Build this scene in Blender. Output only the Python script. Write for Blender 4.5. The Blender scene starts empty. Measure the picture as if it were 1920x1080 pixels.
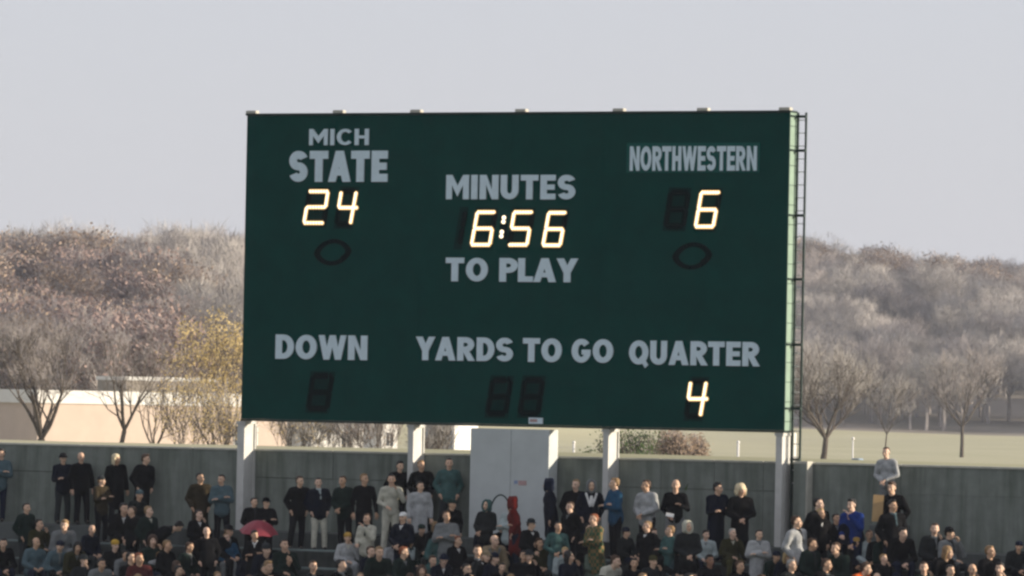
import bpy, math, random
import numpy as np
from mathutils import Vector, Matrix, noise
R = math.radians
rnd = random.Random(7)
S = bpy.context.scene
COL = S.collection

# ------------------------------------------------------------------ camera
FPX = 10660.0
TH, CZ = 0.469, 0.517
CY, CP, CR = 0.4684, 0.02003, 0.01969
DIST = FPX / 82
CAM = Vector((DIST * math.sin(TH), -DIST * math.cos(TH), CZ))
fwd = Vector((-math.sin(CY) * math.cos(CP), math.cos(CY) * math.cos(CP), math.sin(CP)))
r0 = Vector((math.cos(CY), math.sin(CY), 0)); u0 = r0.cross(fwd)
RT = r0 * math.cos(CR) + u0 * math.sin(CR)
UP = -r0 * math.sin(CR) + u0 * math.cos(CR)
cam = bpy.data.cameras.new('camera'); camo = bpy.data.objects.new('camera', cam); COL.objects.link(camo)
camo.matrix_world = Matrix(((RT.x, UP.x, -fwd.x, CAM.x), (RT.y, UP.y, -fwd.y, CAM.y), (RT.z, UP.z, -fwd.z, CAM.z), (0, 0, 0, 1)))
cam.sensor_width = 36; cam.lens = 36 * FPX / 1920; cam.clip_start = 1; cam.clip_end = 9000
S.camera = camo
# ------------------------------------------------------------------ sky, sun, exposure
SUN_EL, SUN_A = R(12.5), R(66)          # azimuth measured from +Y towards +X
w = bpy.data.worlds.new('World'); S.world = w; w.use_nodes = True
nt = w.node_tree; nt.nodes.clear()
sky = nt.nodes.new('ShaderNodeTexSky'); sky.sky_type = 'NISHITA'; sky.sun_disc = False
sky.sun_elevation = SUN_EL; sky.sun_rotation = SUN_A
sky.altitude = 100; sky.air_density = 1.0; sky.dust_density = 2.0; sky.ozone_density = 3.5
bg = nt.nodes.new('ShaderNodeBackground'); bg.inputs['Strength'].default_value = 0.123
wo = nt.nodes.new('ShaderNodeOutputWorld')
veil = nt.nodes.new('ShaderNodeMix'); veil.data_type = 'RGBA'; veil.inputs[0].default_value = .78      # thin even high cloud over the blue
veil.inputs[7].default_value = (3.84, 3.78, 4.08, 1)
nt.links.new(sky.outputs[0], veil.inputs[6]); nt.links.new(veil.outputs[2], bg.inputs[0]); nt.links.new(bg.outputs[0], wo.inputs[0])
sl = bpy.data.lights.new('sun', 'SUN'); sl.energy = 4.9; sl.angle = R(0.5); sl.color = (1, 0.87, 0.70)
so = bpy.data.objects.new('sun', sl); COL.objects.link(so)
sd = Vector((math.sin(SUN_A) * math.cos(SUN_EL), math.cos(SUN_A) * math.cos(SUN_EL), math.sin(SUN_EL)))
so.rotation_euler = sd.to_track_quat('Z', 'Y').to_euler()
S.view_settings.view_transform = 'Standard'; S.view_settings.look = 'None'
S.view_settings.exposure = 0.6; S.view_settings.gamma = 1; S.view_settings.use_curve_mapping = False
S.render.engine = 'CYCLES'
S.cycles.filter_width = 2.6
S.cycles.max_bounces = 4; S.cycles.volume_bounces = 0; S.cycles.transparent_max_bounces = 4

# ------------------------------------------------------------------ helpers
def ray(px, py):
    return (fwd + RT * ((px - 960) / FPX) + UP * ((540 - py) / FPX))
def on_y(px, py, y):
    d = ray(px, py); t = (y - CAM.y) / d.y; return CAM + d * t
def at_depth(px, py, dep):
    return CAM + ray(px, py) * dep
H0 = Vector((-math.sin(TH), math.cos(TH), 0)); U0 = Vector((math.cos(TH), math.sin(TH), 0))   # away from the stand, to the right

def new_mat(name, color=(.5, .5, .5), rough=.8, var=.12, scale=8, bump=0, use_obj=False, spec=.3, emit=None, estr=0, detail=4, color2=None, stretch=None):
    m = bpy.data.materials.new(name); m.use_nodes = True
    t = m.node_tree; n = t.nodes; L = t.links.new; b = n['Principled BSDF']
    b.inputs['Roughness'].default_value = rough; b.inputs['Specular IOR Level'].default_value = spec
    if emit:
        b.inputs['Base Color'].default_value = (*color, 1)
        b.inputs['Emission Color'].default_value = (*emit, 1); b.inputs['Emission Strength'].default_value = estr
        return m
    tc = n.new('ShaderNodeTexCoord'); nz = n.new('ShaderNodeTexNoise')
    nz.inputs['Scale'].default_value = scale; nz.inputs['Detail'].default_value = detail; nz.inputs['Roughness'].default_value = .6
    src = tc.outputs['Object']
    if stretch:
        mp = n.new('ShaderNodeMapping'); mp.inputs['Scale'].default_value = stretch; L(src, mp.inputs[0]); src = mp.outputs[0]
    L(src, nz.inputs['Vector'])
    rp = n.new('ShaderNodeMapRange'); rp.inputs['From Min'].default_value = .3; rp.inputs['From Max'].default_value = .7
    L(nz.outputs['Fac'], rp.inputs['Value'])
    if color2 is not None:
        mx = n.new('ShaderNodeMix'); mx.data_type = 'RGBA'
        mx.inputs[6].default_value = (*color, 1); mx.inputs[7].default_value = (*color2, 1)
        L(rp.outputs[0], mx.inputs[0]); L(mx.outputs[2], b.inputs['Base Color'])
    else:
        rp.inputs['To Min'].default_value = 1 - var; rp.inputs['To Max'].default_value = 1 + var
        mx = n.new('ShaderNodeMix'); mx.data_type = 'RGBA'; mx.blend_type = 'MULTIPLY'; mx.inputs[0].default_value = 1
        if use_obj:
            oi = n.new('ShaderNodeObjectInfo'); L(oi.outputs['Color'], mx.inputs[6])
        else:
            mx.inputs[6].default_value = (*color, 1)
        L(rp.outputs[0], mx.inputs[7]); L(mx.outputs[2], b.inputs['Base Color'])
    if bump:
        bp = n.new('ShaderNodeBump'); bp.inputs['Strength'].default_value = bump; bp.inputs['Distance'].default_value = .02
        L(nz.outputs['Fac'], bp.inputs['Height']); L(bp.outputs[0], b.inputs['Normal'])
    return m

M = {}
M['cloth'] = new_mat('wool_cloth', use_obj=True, rough=.95, var=.22, scale=9, bump=.5, spec=.1)
M['skin'] = new_mat('skin', use_obj=True, rough=.55, var=.08, scale=20, spec=.35)
M['hair'] = new_mat('hair', use_obj=True, rough=.6, var=.3, scale=45, bump=.6, spec=.3)
M['facedark'] = new_mat('eyes_and_brows', (.03, .02, .015), rough=.5)
M['lips'] = new_mat('lips', (.28, .11, .09), rough=.5)
M['leather'] = new_mat('dark_leather', (.02, .017, .015), rough=.4)
def board_mat():
    m = new_mat('scoreboard_green_paint', (.0006, .045, .037), rough=.8, var=.12, scale=1.6, detail=8, spec=0)
    return m
M['board'] = board_mat()
M['panelgreen'] = new_mat('name_panel_green', (.008, .085, .072), rough=.8, var=.08, scale=3, spec=0)
M['darkedge'] = new_mat('dark_green_steel', (.006, .022, .018), rough=.5, var=.1)
M['letter'] = new_mat('pale_blue_grey_letter_paint', (.60, .71, .76), rough=.6, var=.05, scale=5)
M['socket'] = new_mat('unlit_lamp_sockets', (.0006, .008, .008), rough=.9, var=.3, scale=30, spec=0)
M['plate'] = new_mat('dark_numeral_plate', (.0006, .022, .019), rough=.9, var=.2, scale=6, spec=0)
M['bulb'] = new_mat('lit_bulb', (.8, .7, .5), emit=(1, .84, .58), estr=1.15)
M['lens'] = new_mat('amber_bulb_glow', (.5, .35, .15), emit=(1, .66, .30), estr=.48)  # emissive discs behind the bulbs imitate their warm glow
M['mint'] = new_mat('pale_green_side_paint', (.21, .30, .235), rough=.6, var=.1, scale=4)
M['cream'] = new_mat('cream_steel', (.46, .44, .38), rough=.6, var=.08)
M['white'] = new_mat('white_paint', (.72, .71, .68), rough=.6, var=.07, scale=3)
M['column'] = new_mat('pale_grey_column_paint', (.52, .52, .49), rough=.75, var=.08, scale=4, bump=.1)
M['booth'] = new_mat('pale_grey_booth_paint', (.47, .50, .49), rough=.75, var=.06, scale=2.5, bump=.1)
M['rust'] = new_mat('faded_red_print', (.42, .28, .27), rough=.7)
M['bluep'] = new_mat('blue_print', (.22, .27, .40), rough=.7)
def concrete(name, base, streak):
    m = new_mat(name, base, rough=.92, var=.16, scale=3, bump=.25, spec=.15, detail=8)
    t = m.node_tree; n = t.nodes; L = t.links.new; b = n['Principled BSDF']
    old = b.inputs['Base Color'].links[0].from_socket
    tc = n.new('ShaderNodeTexCoord'); mp = n.new('ShaderNodeMapping'); mp.inputs['Scale'].default_value = (2.2, 2.2, .22)
    nz = n.new('ShaderNodeTexNoise'); nz.inputs['Scale'].default_value = 2.2; nz.inputs['Detail'].default_value = 6
    L(tc.outputs['Object'], mp.inputs[0]); L(mp.outputs[0], nz.inputs['Vector'])
    rp = n.new('ShaderNodeMapRange'); rp.inputs['From Min'].default_value = .42; rp.inputs['From Max'].default_value = .7
    rp.inputs['To Max'].default_value = .6
    L(nz.outputs['Fac'], rp.inputs['Value'])
    mx = n.new('ShaderNodeMix'); mx.data_type = 'RGBA'; mx.inputs[7].default_value = (*streak, 1)
    L(rp.outputs[0], mx.inputs[0]); L(old, mx.inputs[6]); L(mx.outputs[2], b.inputs['Base Color'])
    return m
M['wall'] = concrete('weathered_concrete', (.19, .21, .185), (.06, .075, .055))
M['step'] = concrete('terrace_concrete', (.10, .11, .105), (.05, .055, .05))
M['coping'] = new_mat('pale_concrete_coping', (.42, .41, .35), rough=.9, var=.12, scale=5)
M['plank'] = new_mat('grey_painted_timber', (.16, .2, .19), rough=.7, var=.25, scale=6, stretch=(.3, 4, 4))
M['lawn'] = new_mat('dry_winter_lawn', (.42, .40, .25), rough=.95, color2=(.49, .46, .31), scale=.05, spec=.1, detail=8)
M['field'] = new_mat('playing_field_turf', (.06, .09, .035), rough=.95, var=.2, scale=.5, spec=.1)
M['litter'] = new_mat('haze_paled_woodland_floor', (.30, .26, .22), rough=.95, color2=(.23, .21, .17), scale=.03, spec=.1, detail=8)  # paled so part of the hill's haze is put into the ground colour

def mesh_obj(name, V, F, mat, parent=None, smooth=False, loc=None):
    me = bpy.data.meshes.new(name)
    me.from_pydata([tuple(v) for v in V], [], [tuple(f) for f in F]); me.update()
    if mat is not None:
        for mm in (mat if isinstance(mat, (list, tuple)) else [mat]): me.materials.append(mm)
    if smooth: me.polygons.foreach_set('use_smooth', [True] * len(me.polygons))
    o = bpy.data.objects.new(name, me); COL.objects.link(o)
    if parent: o.parent = parent
    if loc is not None: o.location = loc
    return o
def from_mesh(name, me, parent=None, loc=None, color=None):
    o = bpy.data.objects.new(name, me); COL.objects.link(o)
    if parent: o.parent = parent
    if loc is not None: o.location = loc
    if color is not None: o.color = (*color, 1)
    return o
def tag(o, label=None, cat=None, group=None, kind=None):
    if label: o['label'] = label
    if cat: o['category'] = cat
    if group: o['group'] = group
    if kind: o['kind'] = kind
    return o
def empty(name, loc, label, cat, group=None, rz=0):
    o = bpy.data.objects.new(name, None); COL.objects.link(o); o.location = loc; o.rotation_euler = (0, 0, rz)
    o.empty_display_size = .2
    return tag(o, label, cat, group)

class MB:
    def __init__(s): s.V = []; s.F = []
    def add(s, V, F):
        k = len(s.V); s.V += [tuple(v) for v in V]; s.F += [tuple(i + k for i in f) for f in F]; return s
    def box(s, x0, x1, y0, y1, z0, z1, bev=0):
        if bev <= 0:
            V = [(x, y, z) for z in (z0, z1) for y in (y0, y1) for x in (x0, x1)]
            return s.add(V, [(0, 2, 3, 1), (4, 5, 7, 6), (0, 1, 5, 4), (2, 6, 7, 3), (0, 4, 6, 2), (1, 3, 7, 5)])
        b = bev; pts = []   # chamfered in the XY profile and at the top
        prof = [(x0 + b, y0), (x1 - b, y0), (x1, y0 + b), (x1, y1 - b), (x1 - b, y1), (x0 + b, y1), (x0, y1 - b), (x0, y0 + b)]
        prof2 = [(min(max(x, x0 + b), x1 - b), min(max(y, y0 + b), y1 - b)) for x, y in prof]
        for z, pr in ((z0, prof), (z1 - b, prof)): pts += [(x, y, z) for x, y in pr]
        cx, cy = (x0 + x1) / 2, (y0 + y1) / 2
        sx = (x1 - x0 - 2 * b) / (x1 - x0); sy = (y1 - y0 - 2 * b) / (y1 - y0)
        pts += [(cx + (x - cx) * sx, cy + (y - cy) * sy, z1) for x, y in prof]
        F = [tuple(range(7, -1, -1)), tuple(range(16, 24))]
        for r in (0, 8):
            for i in range(8): j = (i + 1) % 8; F.append((r + i, r + j, r + 8 + j, r + 8 + i))
        return s.add(pts, F)
    def tube(s, p0, p1, ra, rb=None, n=6, caps=True):
        rb = ra if rb is None else rb
        p0 = Vector(p0); p1 = Vector(p1); d = (p1 - p0)
        if d.length < 1e-6: return s
        d.normalize(); a = d.orthogonal().normalized(); b = d.cross(a)
        V = []
        for p, r in ((p0, ra), (p1, rb)):
            for i in range(n):
                t = 2 * math.pi * i / n; V.append(p + a * (r * math.cos(t)) + b * (r * math.sin(t)))
        F = [(i, (i + 1) % n, n + (i + 1) % n, n + i) for i in range(n)]
        if caps: F += [tuple(range(n - 1, -1, -1)), tuple(range(n, 2 * n))]
        return s.add(V, F)
    def ball(s, c, r, n=10, m=6, rot=None):
        if not hasattr(r, '__len__'): r = (r, r, r)
        c = Vector(c); V = [(0, 0, 1)]
        for j in range(1, m):
            a = math.pi * j / m
            for i in range(n):
                t = 2 * math.pi * i / n; V.append((math.sin(a) * math.cos(t), math.sin(a) * math.sin(t), math.cos(a)))
        V.append((0, 0, -1))
        F = [(0, 1 + i, 1 + (i + 1) % n) for i in range(n)]
        for j in range(m - 2):
            for i in range(n):
                p = 1 + j * n; F.append((p + i, p + n + i, p + n + (i + 1) % n, p + (i + 1) % n))
        p = 1 + (m - 2) * n; F += [(len(V) - 1, p + (i + 1) % n, p + i) for i in range(n)]
        out = []
        for v in V:
            q = Vector((v[0] * r[0], v[1] * r[1], v[2] * r[2]))
            if rot is not None: q = rot @ q
            out.append(c + q)
        return s.add(out, F)
    def cap(s, p0, p1, ra, rb=None, n=10):      # tapered capsule
        rb = ra if rb is None else rb
        s.tube(p0, p1, ra, rb, n); s.ball(p0, ra, n, 6); s.ball(p1, rb, n, 6); return s
    def obj(s, name, mat, parent=None, smooth=False, loc=None): return mesh_obj(name, s.V, s.F, mat, parent, smooth, loc)

# ------------------------------------------------------------------ ground, far terrain, sky haze
LAWN = -4.0
def sstep(a, b, x):
    t = min(max((x - a) / (b - a), 0), 1); return t * t * (3 - 2 * t)
def height(u, v):           # u to the right of the view axis, v metres away from the camera
    k = sstep(-45, 20, u)
    z = LAWN
    za = 15.2 * sstep(560, 800, v)
    zb = 27 * sstep(850, 1230, v)
    z += za * (1 - k) + zb * k
    z += 2.2 * noise.noise(Vector((u * .012, v * .006, 3.1))) * sstep(500, 800, v)
    z += -4.5 * sstep(40, 130, u) * sstep(900, 1200, v) + 1.6 * math.sin(u * .035 + .6) * sstep(600, 900, v) * (1 - k)
    return z
def uv2w(u, v, z=None):
    p = Vector((CAM.x, CAM.y, 0)) + H0 * v + U0 * u
    p.z = height(u, v) if z is None else z
    return p
Y_BACK = 1.2
# near ground: the pitch in front, the bank behind the wall, the lawn reaching out to the wood
V = []; F = []
prof = [(-420, -9.0), (-12, -9.0), (.80, -9.0), (.86, -1.1), (2.2, -.86), (4.5, -.66), (7.5, -.8), (14, -2.6), (30, -3.7), (60, -4.0), (180, -4.0)]
xs = [-300, -150, -60, -30, -20, -14, -9, -4, 0, 4, 9, 14, 20, 30, 60, 150, 340]
for (y, z) in prof:
    for x in xs:
        zz = z + (.05 * noise.noise(Vector((x * .4, y * .4, 0))) if -1.2 < z < -.5 else 0)
        V.append((x, y, zz))
n = len(xs)
for j in range(len(prof) - 1):
    for i in range(n - 1): F.append((j * n + i, j * n + i + 1, (j + 1) * n + i + 1, (j + 1) * n + i))
g = mesh_obj('ground', V, F, [M['field'], M['lawn']]); tag(g, kind='structure')
for p in g.data.polygons:
    p.material_index = 0 if p.center.y < .84 else 1
V = []; F = []; nu, nv = 90, 110
us = np.linspace(-620, 620, nu); vs = np.concatenate([np.linspace(180, 600, 25), np.linspace(610, 1350, 65), np.linspace(1400, 3500, 20)])
for v_ in vs:
    for u_ in us:
        V.append(uv2w(u_, v_, height(u_, v_) - .03))
for j in range(nv - 1):
    for i in range(nu - 1): F.append((j * nu + i, j * nu + i + 1, (j + 1) * nu + i + 1, (j + 1) * nu + i))
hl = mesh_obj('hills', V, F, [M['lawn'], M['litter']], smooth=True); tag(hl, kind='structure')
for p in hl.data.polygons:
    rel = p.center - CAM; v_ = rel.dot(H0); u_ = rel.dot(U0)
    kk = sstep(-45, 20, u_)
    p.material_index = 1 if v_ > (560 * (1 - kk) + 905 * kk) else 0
# the air
def hz_box():
    x0, x1, y0, y1, z0, z1 = -1500, 900, -190, 3700, -10.5, 62
    o = MB().box(x0, x1, y0, y1, z0, z1).obj('haze', None)
    m = bpy.data.materials.new('haze_air'); m.use_nodes = True; t = m.node_tree; t.nodes.clear()
    vo = t.nodes.new('ShaderNodeVolumePrincipled'); ou = t.nodes.new('ShaderNodeOutputMaterial')
    vo.inputs['Color'].default_value = (.78, .86, 1, 1); vo.inputs['Density'].default_value = HAZE
    vo.inputs['Anisotropy'].default_value = 0
    t.links.new(vo.outputs[0], ou.inputs['Volume']); o.data.materials.append(m)
    tag(o, kind='stuff'); o['label'] = 'pale autumn haze over the lawn and the wooded hill'
HAZE = .00012
hz_box()

# ------------------------------------------------------------------ trees
M['bark'] = new_mat('dark_bark', (.09, .075, .062), rough=.95, var=.3, scale=3)
M['twig'] = new_mat('haze_paled_grey_brown_twigs', (.35, .315, .30), rough=.95, var=.3, scale=.6)  # twig, russet and brown leaf colours are paled to stand in for distance haze
M['twig2'] = new_mat('haze_paled_grey_twigs', (.43, .40, .37), rough=.95, var=.3, scale=.6)
M['russet'] = new_mat('haze_paled_russet_oak_leaves', (.28, .20, .17), rough=.9, var=.4, scale=1.2)
M['brownleaf'] = new_mat('haze_paled_brown_leaves', (.36, .27, .20), rough=.9, var=.35, scale=1.2)
M['gold'] = new_mat('golden_yellow_leaves', (.56, .43, .20), rough=.85, var=.35, scale=1.5)
M['green'] = new_mat('evergreen_leaves', (.07, .11, .04), rough=.85, var=.4, scale=2)

def grow(rg, h, rad, levels=4, kids=4, up=.35, trunk_h=.3, lean=(0, 0), r=None):
    """limbs as (p0,p1,r0,r1) plus the twig tips"""
    segs = []; tips = []
    r = r or h * .025
    def branch(p, d, L, r, lev):
        nseg = 3 if lev < 2 else 2
        q = p.copy(); dd = d.copy()
        for k in range(nseg):
            dd = (dd + Vector((rg.uniform(-1, 1), rg.uniform(-1, 1), rg.uniform(-.6, .9))) * .22 + Vector((0, 0, up * .12))).normalized()
            q2 = q + dd * (L / nseg); rr = r * (1 - .5 * k / nseg); r2 = r * (1 - .5 * (k + 1) / nseg)
            segs.append((q, q2, rr, r2, lev)); 
            if lev < levels and (k > 0 or lev > 0):
                for _ in range(kids if k == nseg - 1 else max(1, kids - 2)):
                    a = rg.uniform(.35, .95)
                    s = Vector((rg.uniform(-1, 1), rg.uniform(-1, 1), rg.uniform(-.35, 1))).normalized()
                    nd = (dd * math.cos(a) + s * math.sin(a)).normalized()
                    branch(q2, nd, L * rg.uniform(.55, .8), r2 * .62, lev + 1)
            q = q2
        if lev == levels: tips.append((q, dd))
    tr = Vector((lean[0], lean[1], h * trunk_h))
    segs.append((Vector((0, 0, -.3)), tr * .5 + Vector((rg.uniform(-.1, .1), rg.uniform(-.1, .1), 0)), r * 1.25, r, 0))
    segs.append((segs[0][1], tr, r, r * .9, 0))
    nb = 5
    for i in range(nb):
        a = 2 * math.pi * i / nb + rg.uniform(-.4, .4)
        d = Vector((math.cos(a) * rad / h * 1.3, math.sin(a) * rad / h * 1.3, rg.uniform(.45, 1))).normalized()
        branch(tr, d, h * .32, r * .6, 1)
    return segs, tips
def fit_tree(segs, tips, h, rad):
    P = [s[1] for s in segs] + [t[0] for t in tips]
    zm = np.percentile([p.z for p in P], 99.5); rm = np.percentile([math.hypot(p.x, p.y) for p in P], 97)
    sz, sr = h / zm, rad / rm
    f = lambda p: Vector((p.x * sr, p.y * sr, p.z * sz))
    return [(f(a), f(b), c, d, l) for a, b, c, d, l in segs], [(f(p), d) for p, d in tips]
def crown_mesh(rg, tips, n_twig, tw, tl, n_leaf, ls, spread, clump=1.0):
    tV = []; tF = []; lV = []; lF = []
    for p, d in tips:
        for _ in range(n_twig):
            s = (d * .7 + Vector((rg.uniform(-1, 1), rg.uniform(-1, 1), rg.uniform(-.5, 1.1)))).normalized()
            a = p + Vector((rg.gauss(0, 1), rg.gauss(0, 1), rg.gauss(0, 1))) * spread * .4; b = a + s * tl * rg.uniform(.5, 1.2)
            o = s.orthogonal().normalized() * tw; o2 = s.cross(o)
            k = len(tV); tV += [a + o, a - o, a + o2, b]; tF += [(k, k + 1, k + 3), (k + 1, k + 2, k + 3)]
        if rg.random() < clump:
            for _ in range(n_leaf):
                c = p + Vector((rg.gauss(0, 1), rg.gauss(0, 1), rg.gauss(0, .8))) * spread
                x = Vector((rg.uniform(-1, 1), rg.uniform(-1, 1), rg.uniform(-1, 1))).normalized() * ls * rg.uniform(.6, 1.2)
                y = x.orthogonal().normalized() * ls * rg.uniform(.4, .9)
                k = len(lV); lV += [c - x, c + y, c + x, c - y]; lF += [(k, k + 1, k + 2, k + 3)]
    return tV, tF, lV, lF
def limb_mesh(segs, n0=6, maxlev=9, n1=3):
    mb = MB()
    for a, b, ra, rb, lev in segs:
        if lev <= maxlev: mb.tube(a, b, max(ra, .012), max(rb, .01), n0 if lev < 2 else n1, caps=False)
    return mb
def tree(name, loc, h, rad, seed, label, cat='tree', group=None, twig='twig', leaf=None, levels=4, kids=4, n_twig=5, tw=.012, tl=.7, n_leaf=10, ls=.12, spread=.4, trunk_h=.3, lean=(0, 0), clump=1., r=None):
    rg = random.Random(seed)
    s, t = grow(rg, h, rad, levels, kids, trunk_h=trunk_h, lean=lean, r=r); s, t = fit_tree(s, t, h, rad)
    root = empty(name, loc, label, cat, group)
    limb_mesh(s).obj('trunk', M['bark'], root, smooth=True)
    tV, tF, lV, lF = crown_mesh(rg, t, n_twig, tw, tl, n_leaf if leaf else 0, ls, spread, clump)
    k = len(tV)
    cr = mesh_obj('crown', tV + lV, tF + [tuple(i + k for i in f) for f in lF], [M[twig], M[leaf or twig]], root)
    nT = len(tF)
    cr.data.polygons.foreach_set('material_index', [0] * nT + [1] * len(lF))
    return root

# the wooded hill: one mass of several kinds of tree, set out with geometry nodes
protos = bpy.data.collections.new('wood_kinds')
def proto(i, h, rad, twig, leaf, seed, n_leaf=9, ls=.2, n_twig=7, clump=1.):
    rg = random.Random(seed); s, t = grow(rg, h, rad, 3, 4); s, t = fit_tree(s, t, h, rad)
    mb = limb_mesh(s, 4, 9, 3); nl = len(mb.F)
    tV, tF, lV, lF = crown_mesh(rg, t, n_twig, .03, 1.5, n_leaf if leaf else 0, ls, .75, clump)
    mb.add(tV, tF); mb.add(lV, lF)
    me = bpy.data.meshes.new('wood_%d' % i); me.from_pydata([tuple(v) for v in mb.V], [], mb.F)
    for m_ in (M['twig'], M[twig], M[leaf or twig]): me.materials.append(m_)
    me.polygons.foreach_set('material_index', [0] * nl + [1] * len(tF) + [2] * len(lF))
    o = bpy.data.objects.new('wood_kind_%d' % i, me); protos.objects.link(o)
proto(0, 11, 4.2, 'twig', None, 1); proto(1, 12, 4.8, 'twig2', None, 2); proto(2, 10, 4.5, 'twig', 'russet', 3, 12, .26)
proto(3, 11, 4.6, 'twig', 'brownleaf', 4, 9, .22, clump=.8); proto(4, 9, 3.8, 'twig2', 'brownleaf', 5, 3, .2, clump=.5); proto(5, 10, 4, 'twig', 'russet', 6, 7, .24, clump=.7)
pts = []; idx = []; scl = []; rotz = []
rg = random.Random(11)
def wood(u0, u1, v0, v1, n, pick, dens_hi=1):
    for _ in range(n):
        u_ = rg.uniform(u0, u1); v_ = rg.uniform(v0, v1)
        kk = sstep(-45, 20, u_)
        if v_ < 585 * (1 - kk) + 915 * kk: continue
        pts.append(uv2w(u_, v_, height(u_, v_) - .2)); idx.append(pick(u_, v_)); scl.append(rg.uniform(.75, 1.2)); rotz.append(rg.uniform(0, 6.28))
def pick_left(u_, v_):
    px = 960 + FPX * u_ / v_
    q = noise.noise(Vector((u_ * .06, v_ * .015, 5)))
    if v_ > 740 and px > 260: return rg.choice((0, 1, 1, 4))
    if px < 380 and q > -.15: return rg.choice((2, 2, 5, 3))
    if q > .25: return rg.choice((3, 5, 2))
    return rg.choice((0, 0, 1, 4, 5))
def pick_right(u_, v_):
    q = noise.noise(Vector((u_ * .05, v_ * .02, 9)))
    if v_ > 1120: return rg.choice((3, 3, 4, 5, 1)) if q > -.1 else rg.choice((0, 4, 3))
    return rg.choice((0, 1, 1, 4, 0))
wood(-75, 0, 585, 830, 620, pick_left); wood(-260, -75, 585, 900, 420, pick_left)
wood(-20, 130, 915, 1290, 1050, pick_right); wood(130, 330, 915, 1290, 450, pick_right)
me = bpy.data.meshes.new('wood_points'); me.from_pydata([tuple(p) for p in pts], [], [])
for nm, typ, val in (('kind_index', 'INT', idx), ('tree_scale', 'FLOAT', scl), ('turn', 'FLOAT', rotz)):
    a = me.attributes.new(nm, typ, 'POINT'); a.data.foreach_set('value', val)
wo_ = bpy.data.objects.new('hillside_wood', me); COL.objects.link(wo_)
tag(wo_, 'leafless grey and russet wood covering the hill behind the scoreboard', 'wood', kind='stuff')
ng = bpy.data.node_groups.new('wood_nodes', 'GeometryNodeTree')
ng.interface.new_socket('Geometry', in_out='INPUT', socket_type='NodeSocketGeometry'); ng.interface.new_socket('Geometry', in_out='OUTPUT', socket_type='NodeSocketGeometry')
gi = ng.nodes.new('NodeGroupInput'); go = ng.nodes.new('NodeGroupOutput')
iop = ng.nodes.new('GeometryNodeInstanceOnPoints'); ci = ng.nodes.new('GeometryNodeCollectionInfo')
ci.inputs['Collection'].default_value = protos; ci.inputs['Separate Children'].default_value = True; ci.inputs['Reset Children'].default_value = True
iop.inputs['Pick Instance'].default_value = True
def attr(nm, t):
    a = ng.nodes.new('GeometryNodeInputNamedAttribute'); a.data_type = t; a.inputs['Name'].default_value = nm; return a.outputs['Attribute']
cx = ng.nodes.new('ShaderNodeCombineXYZ')
ng.links.new(gi.outputs[0], iop.inputs['Points']); ng.links.new(ci.outputs[0], iop.inputs['Instance'])
ng.links.new(attr('kind_index', 'INT'), iop.inputs['Instance Index']); ng.links.new(attr('turn', 'FLOAT'), cx.inputs[2])
ng.links.new(cx.outputs[0], iop.inputs['Rotation']); ng.links.new(attr('tree_scale', 'FLOAT'), iop.inputs['Scale'])
ng.links.new(iop.outputs[0], go.inputs[0])
md = wo_.modifiers.new('wood', 'NODES'); md.node_group = ng

def gpos(px, dep, dz=0):
    u_ = (px - 960) / FPX * dep; p = uv2w(u_, dep); p.z = height(u_, dep) + dz
    if dep < 200: p.z = LAWN
    return p
# trees one can tell apart
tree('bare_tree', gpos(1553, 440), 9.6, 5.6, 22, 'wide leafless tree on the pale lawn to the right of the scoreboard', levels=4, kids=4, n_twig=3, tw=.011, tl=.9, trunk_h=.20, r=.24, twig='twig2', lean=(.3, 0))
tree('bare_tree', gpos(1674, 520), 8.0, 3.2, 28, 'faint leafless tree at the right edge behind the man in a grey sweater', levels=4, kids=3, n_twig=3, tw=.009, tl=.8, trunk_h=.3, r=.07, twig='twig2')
tree('golden_tree', gpos(412, 275), 8.3, 3.6, 31, 'tree with thin golden yellow leaves beside the scoreboard\'s left edge', leaf='gold', levels=4, kids=3, n_twig=1, tw=.008, tl=.4, n_leaf=15, ls=.066, spread=.30, clump=.72, trunk_h=.12, r=.11, lean=(.4, 0))
tree('bare_tree', gpos(222, 262), 7.4, 3.0, 34, 'dark leaning leafless tree at the far left above the concrete wall', levels=3, kids=3, n_twig=5, tw=.008, tl=.6, trunk_h=.42, lean=(.6, .4), r=.12)
tree('bare_tree', gpos(302, 270), 6.3, 2.4, 39, 'small many-branched leafless tree in front of the tan building', levels=3, kids=3, n_twig=5, tw=.008, tl=.5, trunk_h=.3, r=.08)
tree('golden_tree', gpos(362, 266), 5.3, 2.0, 44, 'lower pale yellow tree between the small bare tree and the tall golden tree', leaf='gold', levels=3, kids=4, n_twig=3, tw=.007, tl=.4, n_leaf=8, ls=.05, spread=.3, clump=.7, trunk_h=.14, r=.06)
tree('golden_tree', gpos(436, 262), 4.6, 1.6, 47, 'lowest pale yellow tree, against the first scoreboard column', leaf='gold', levels=3, kids=4, n_twig=3, tw=.007, tl=.4, n_leaf=8, ls=.05, spread=.3, clump=.7, trunk_h=.14, r=.06)
tree('bare_tree', gpos(1815, 600), 11, 5.2, 27, 'leafless tree on the lawn outside the right edge of the picture', levels=4, kids=3, n_twig=6, tw=.02, tl=.9, r=.2)
tree('bare_tree', gpos(90, 270), 8, 3.2, 29, 'leafless tree outside the left edge of the picture', levels=4, kids=3, n_twig=6, tw=.012, tl=.7, r=.2)
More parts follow.
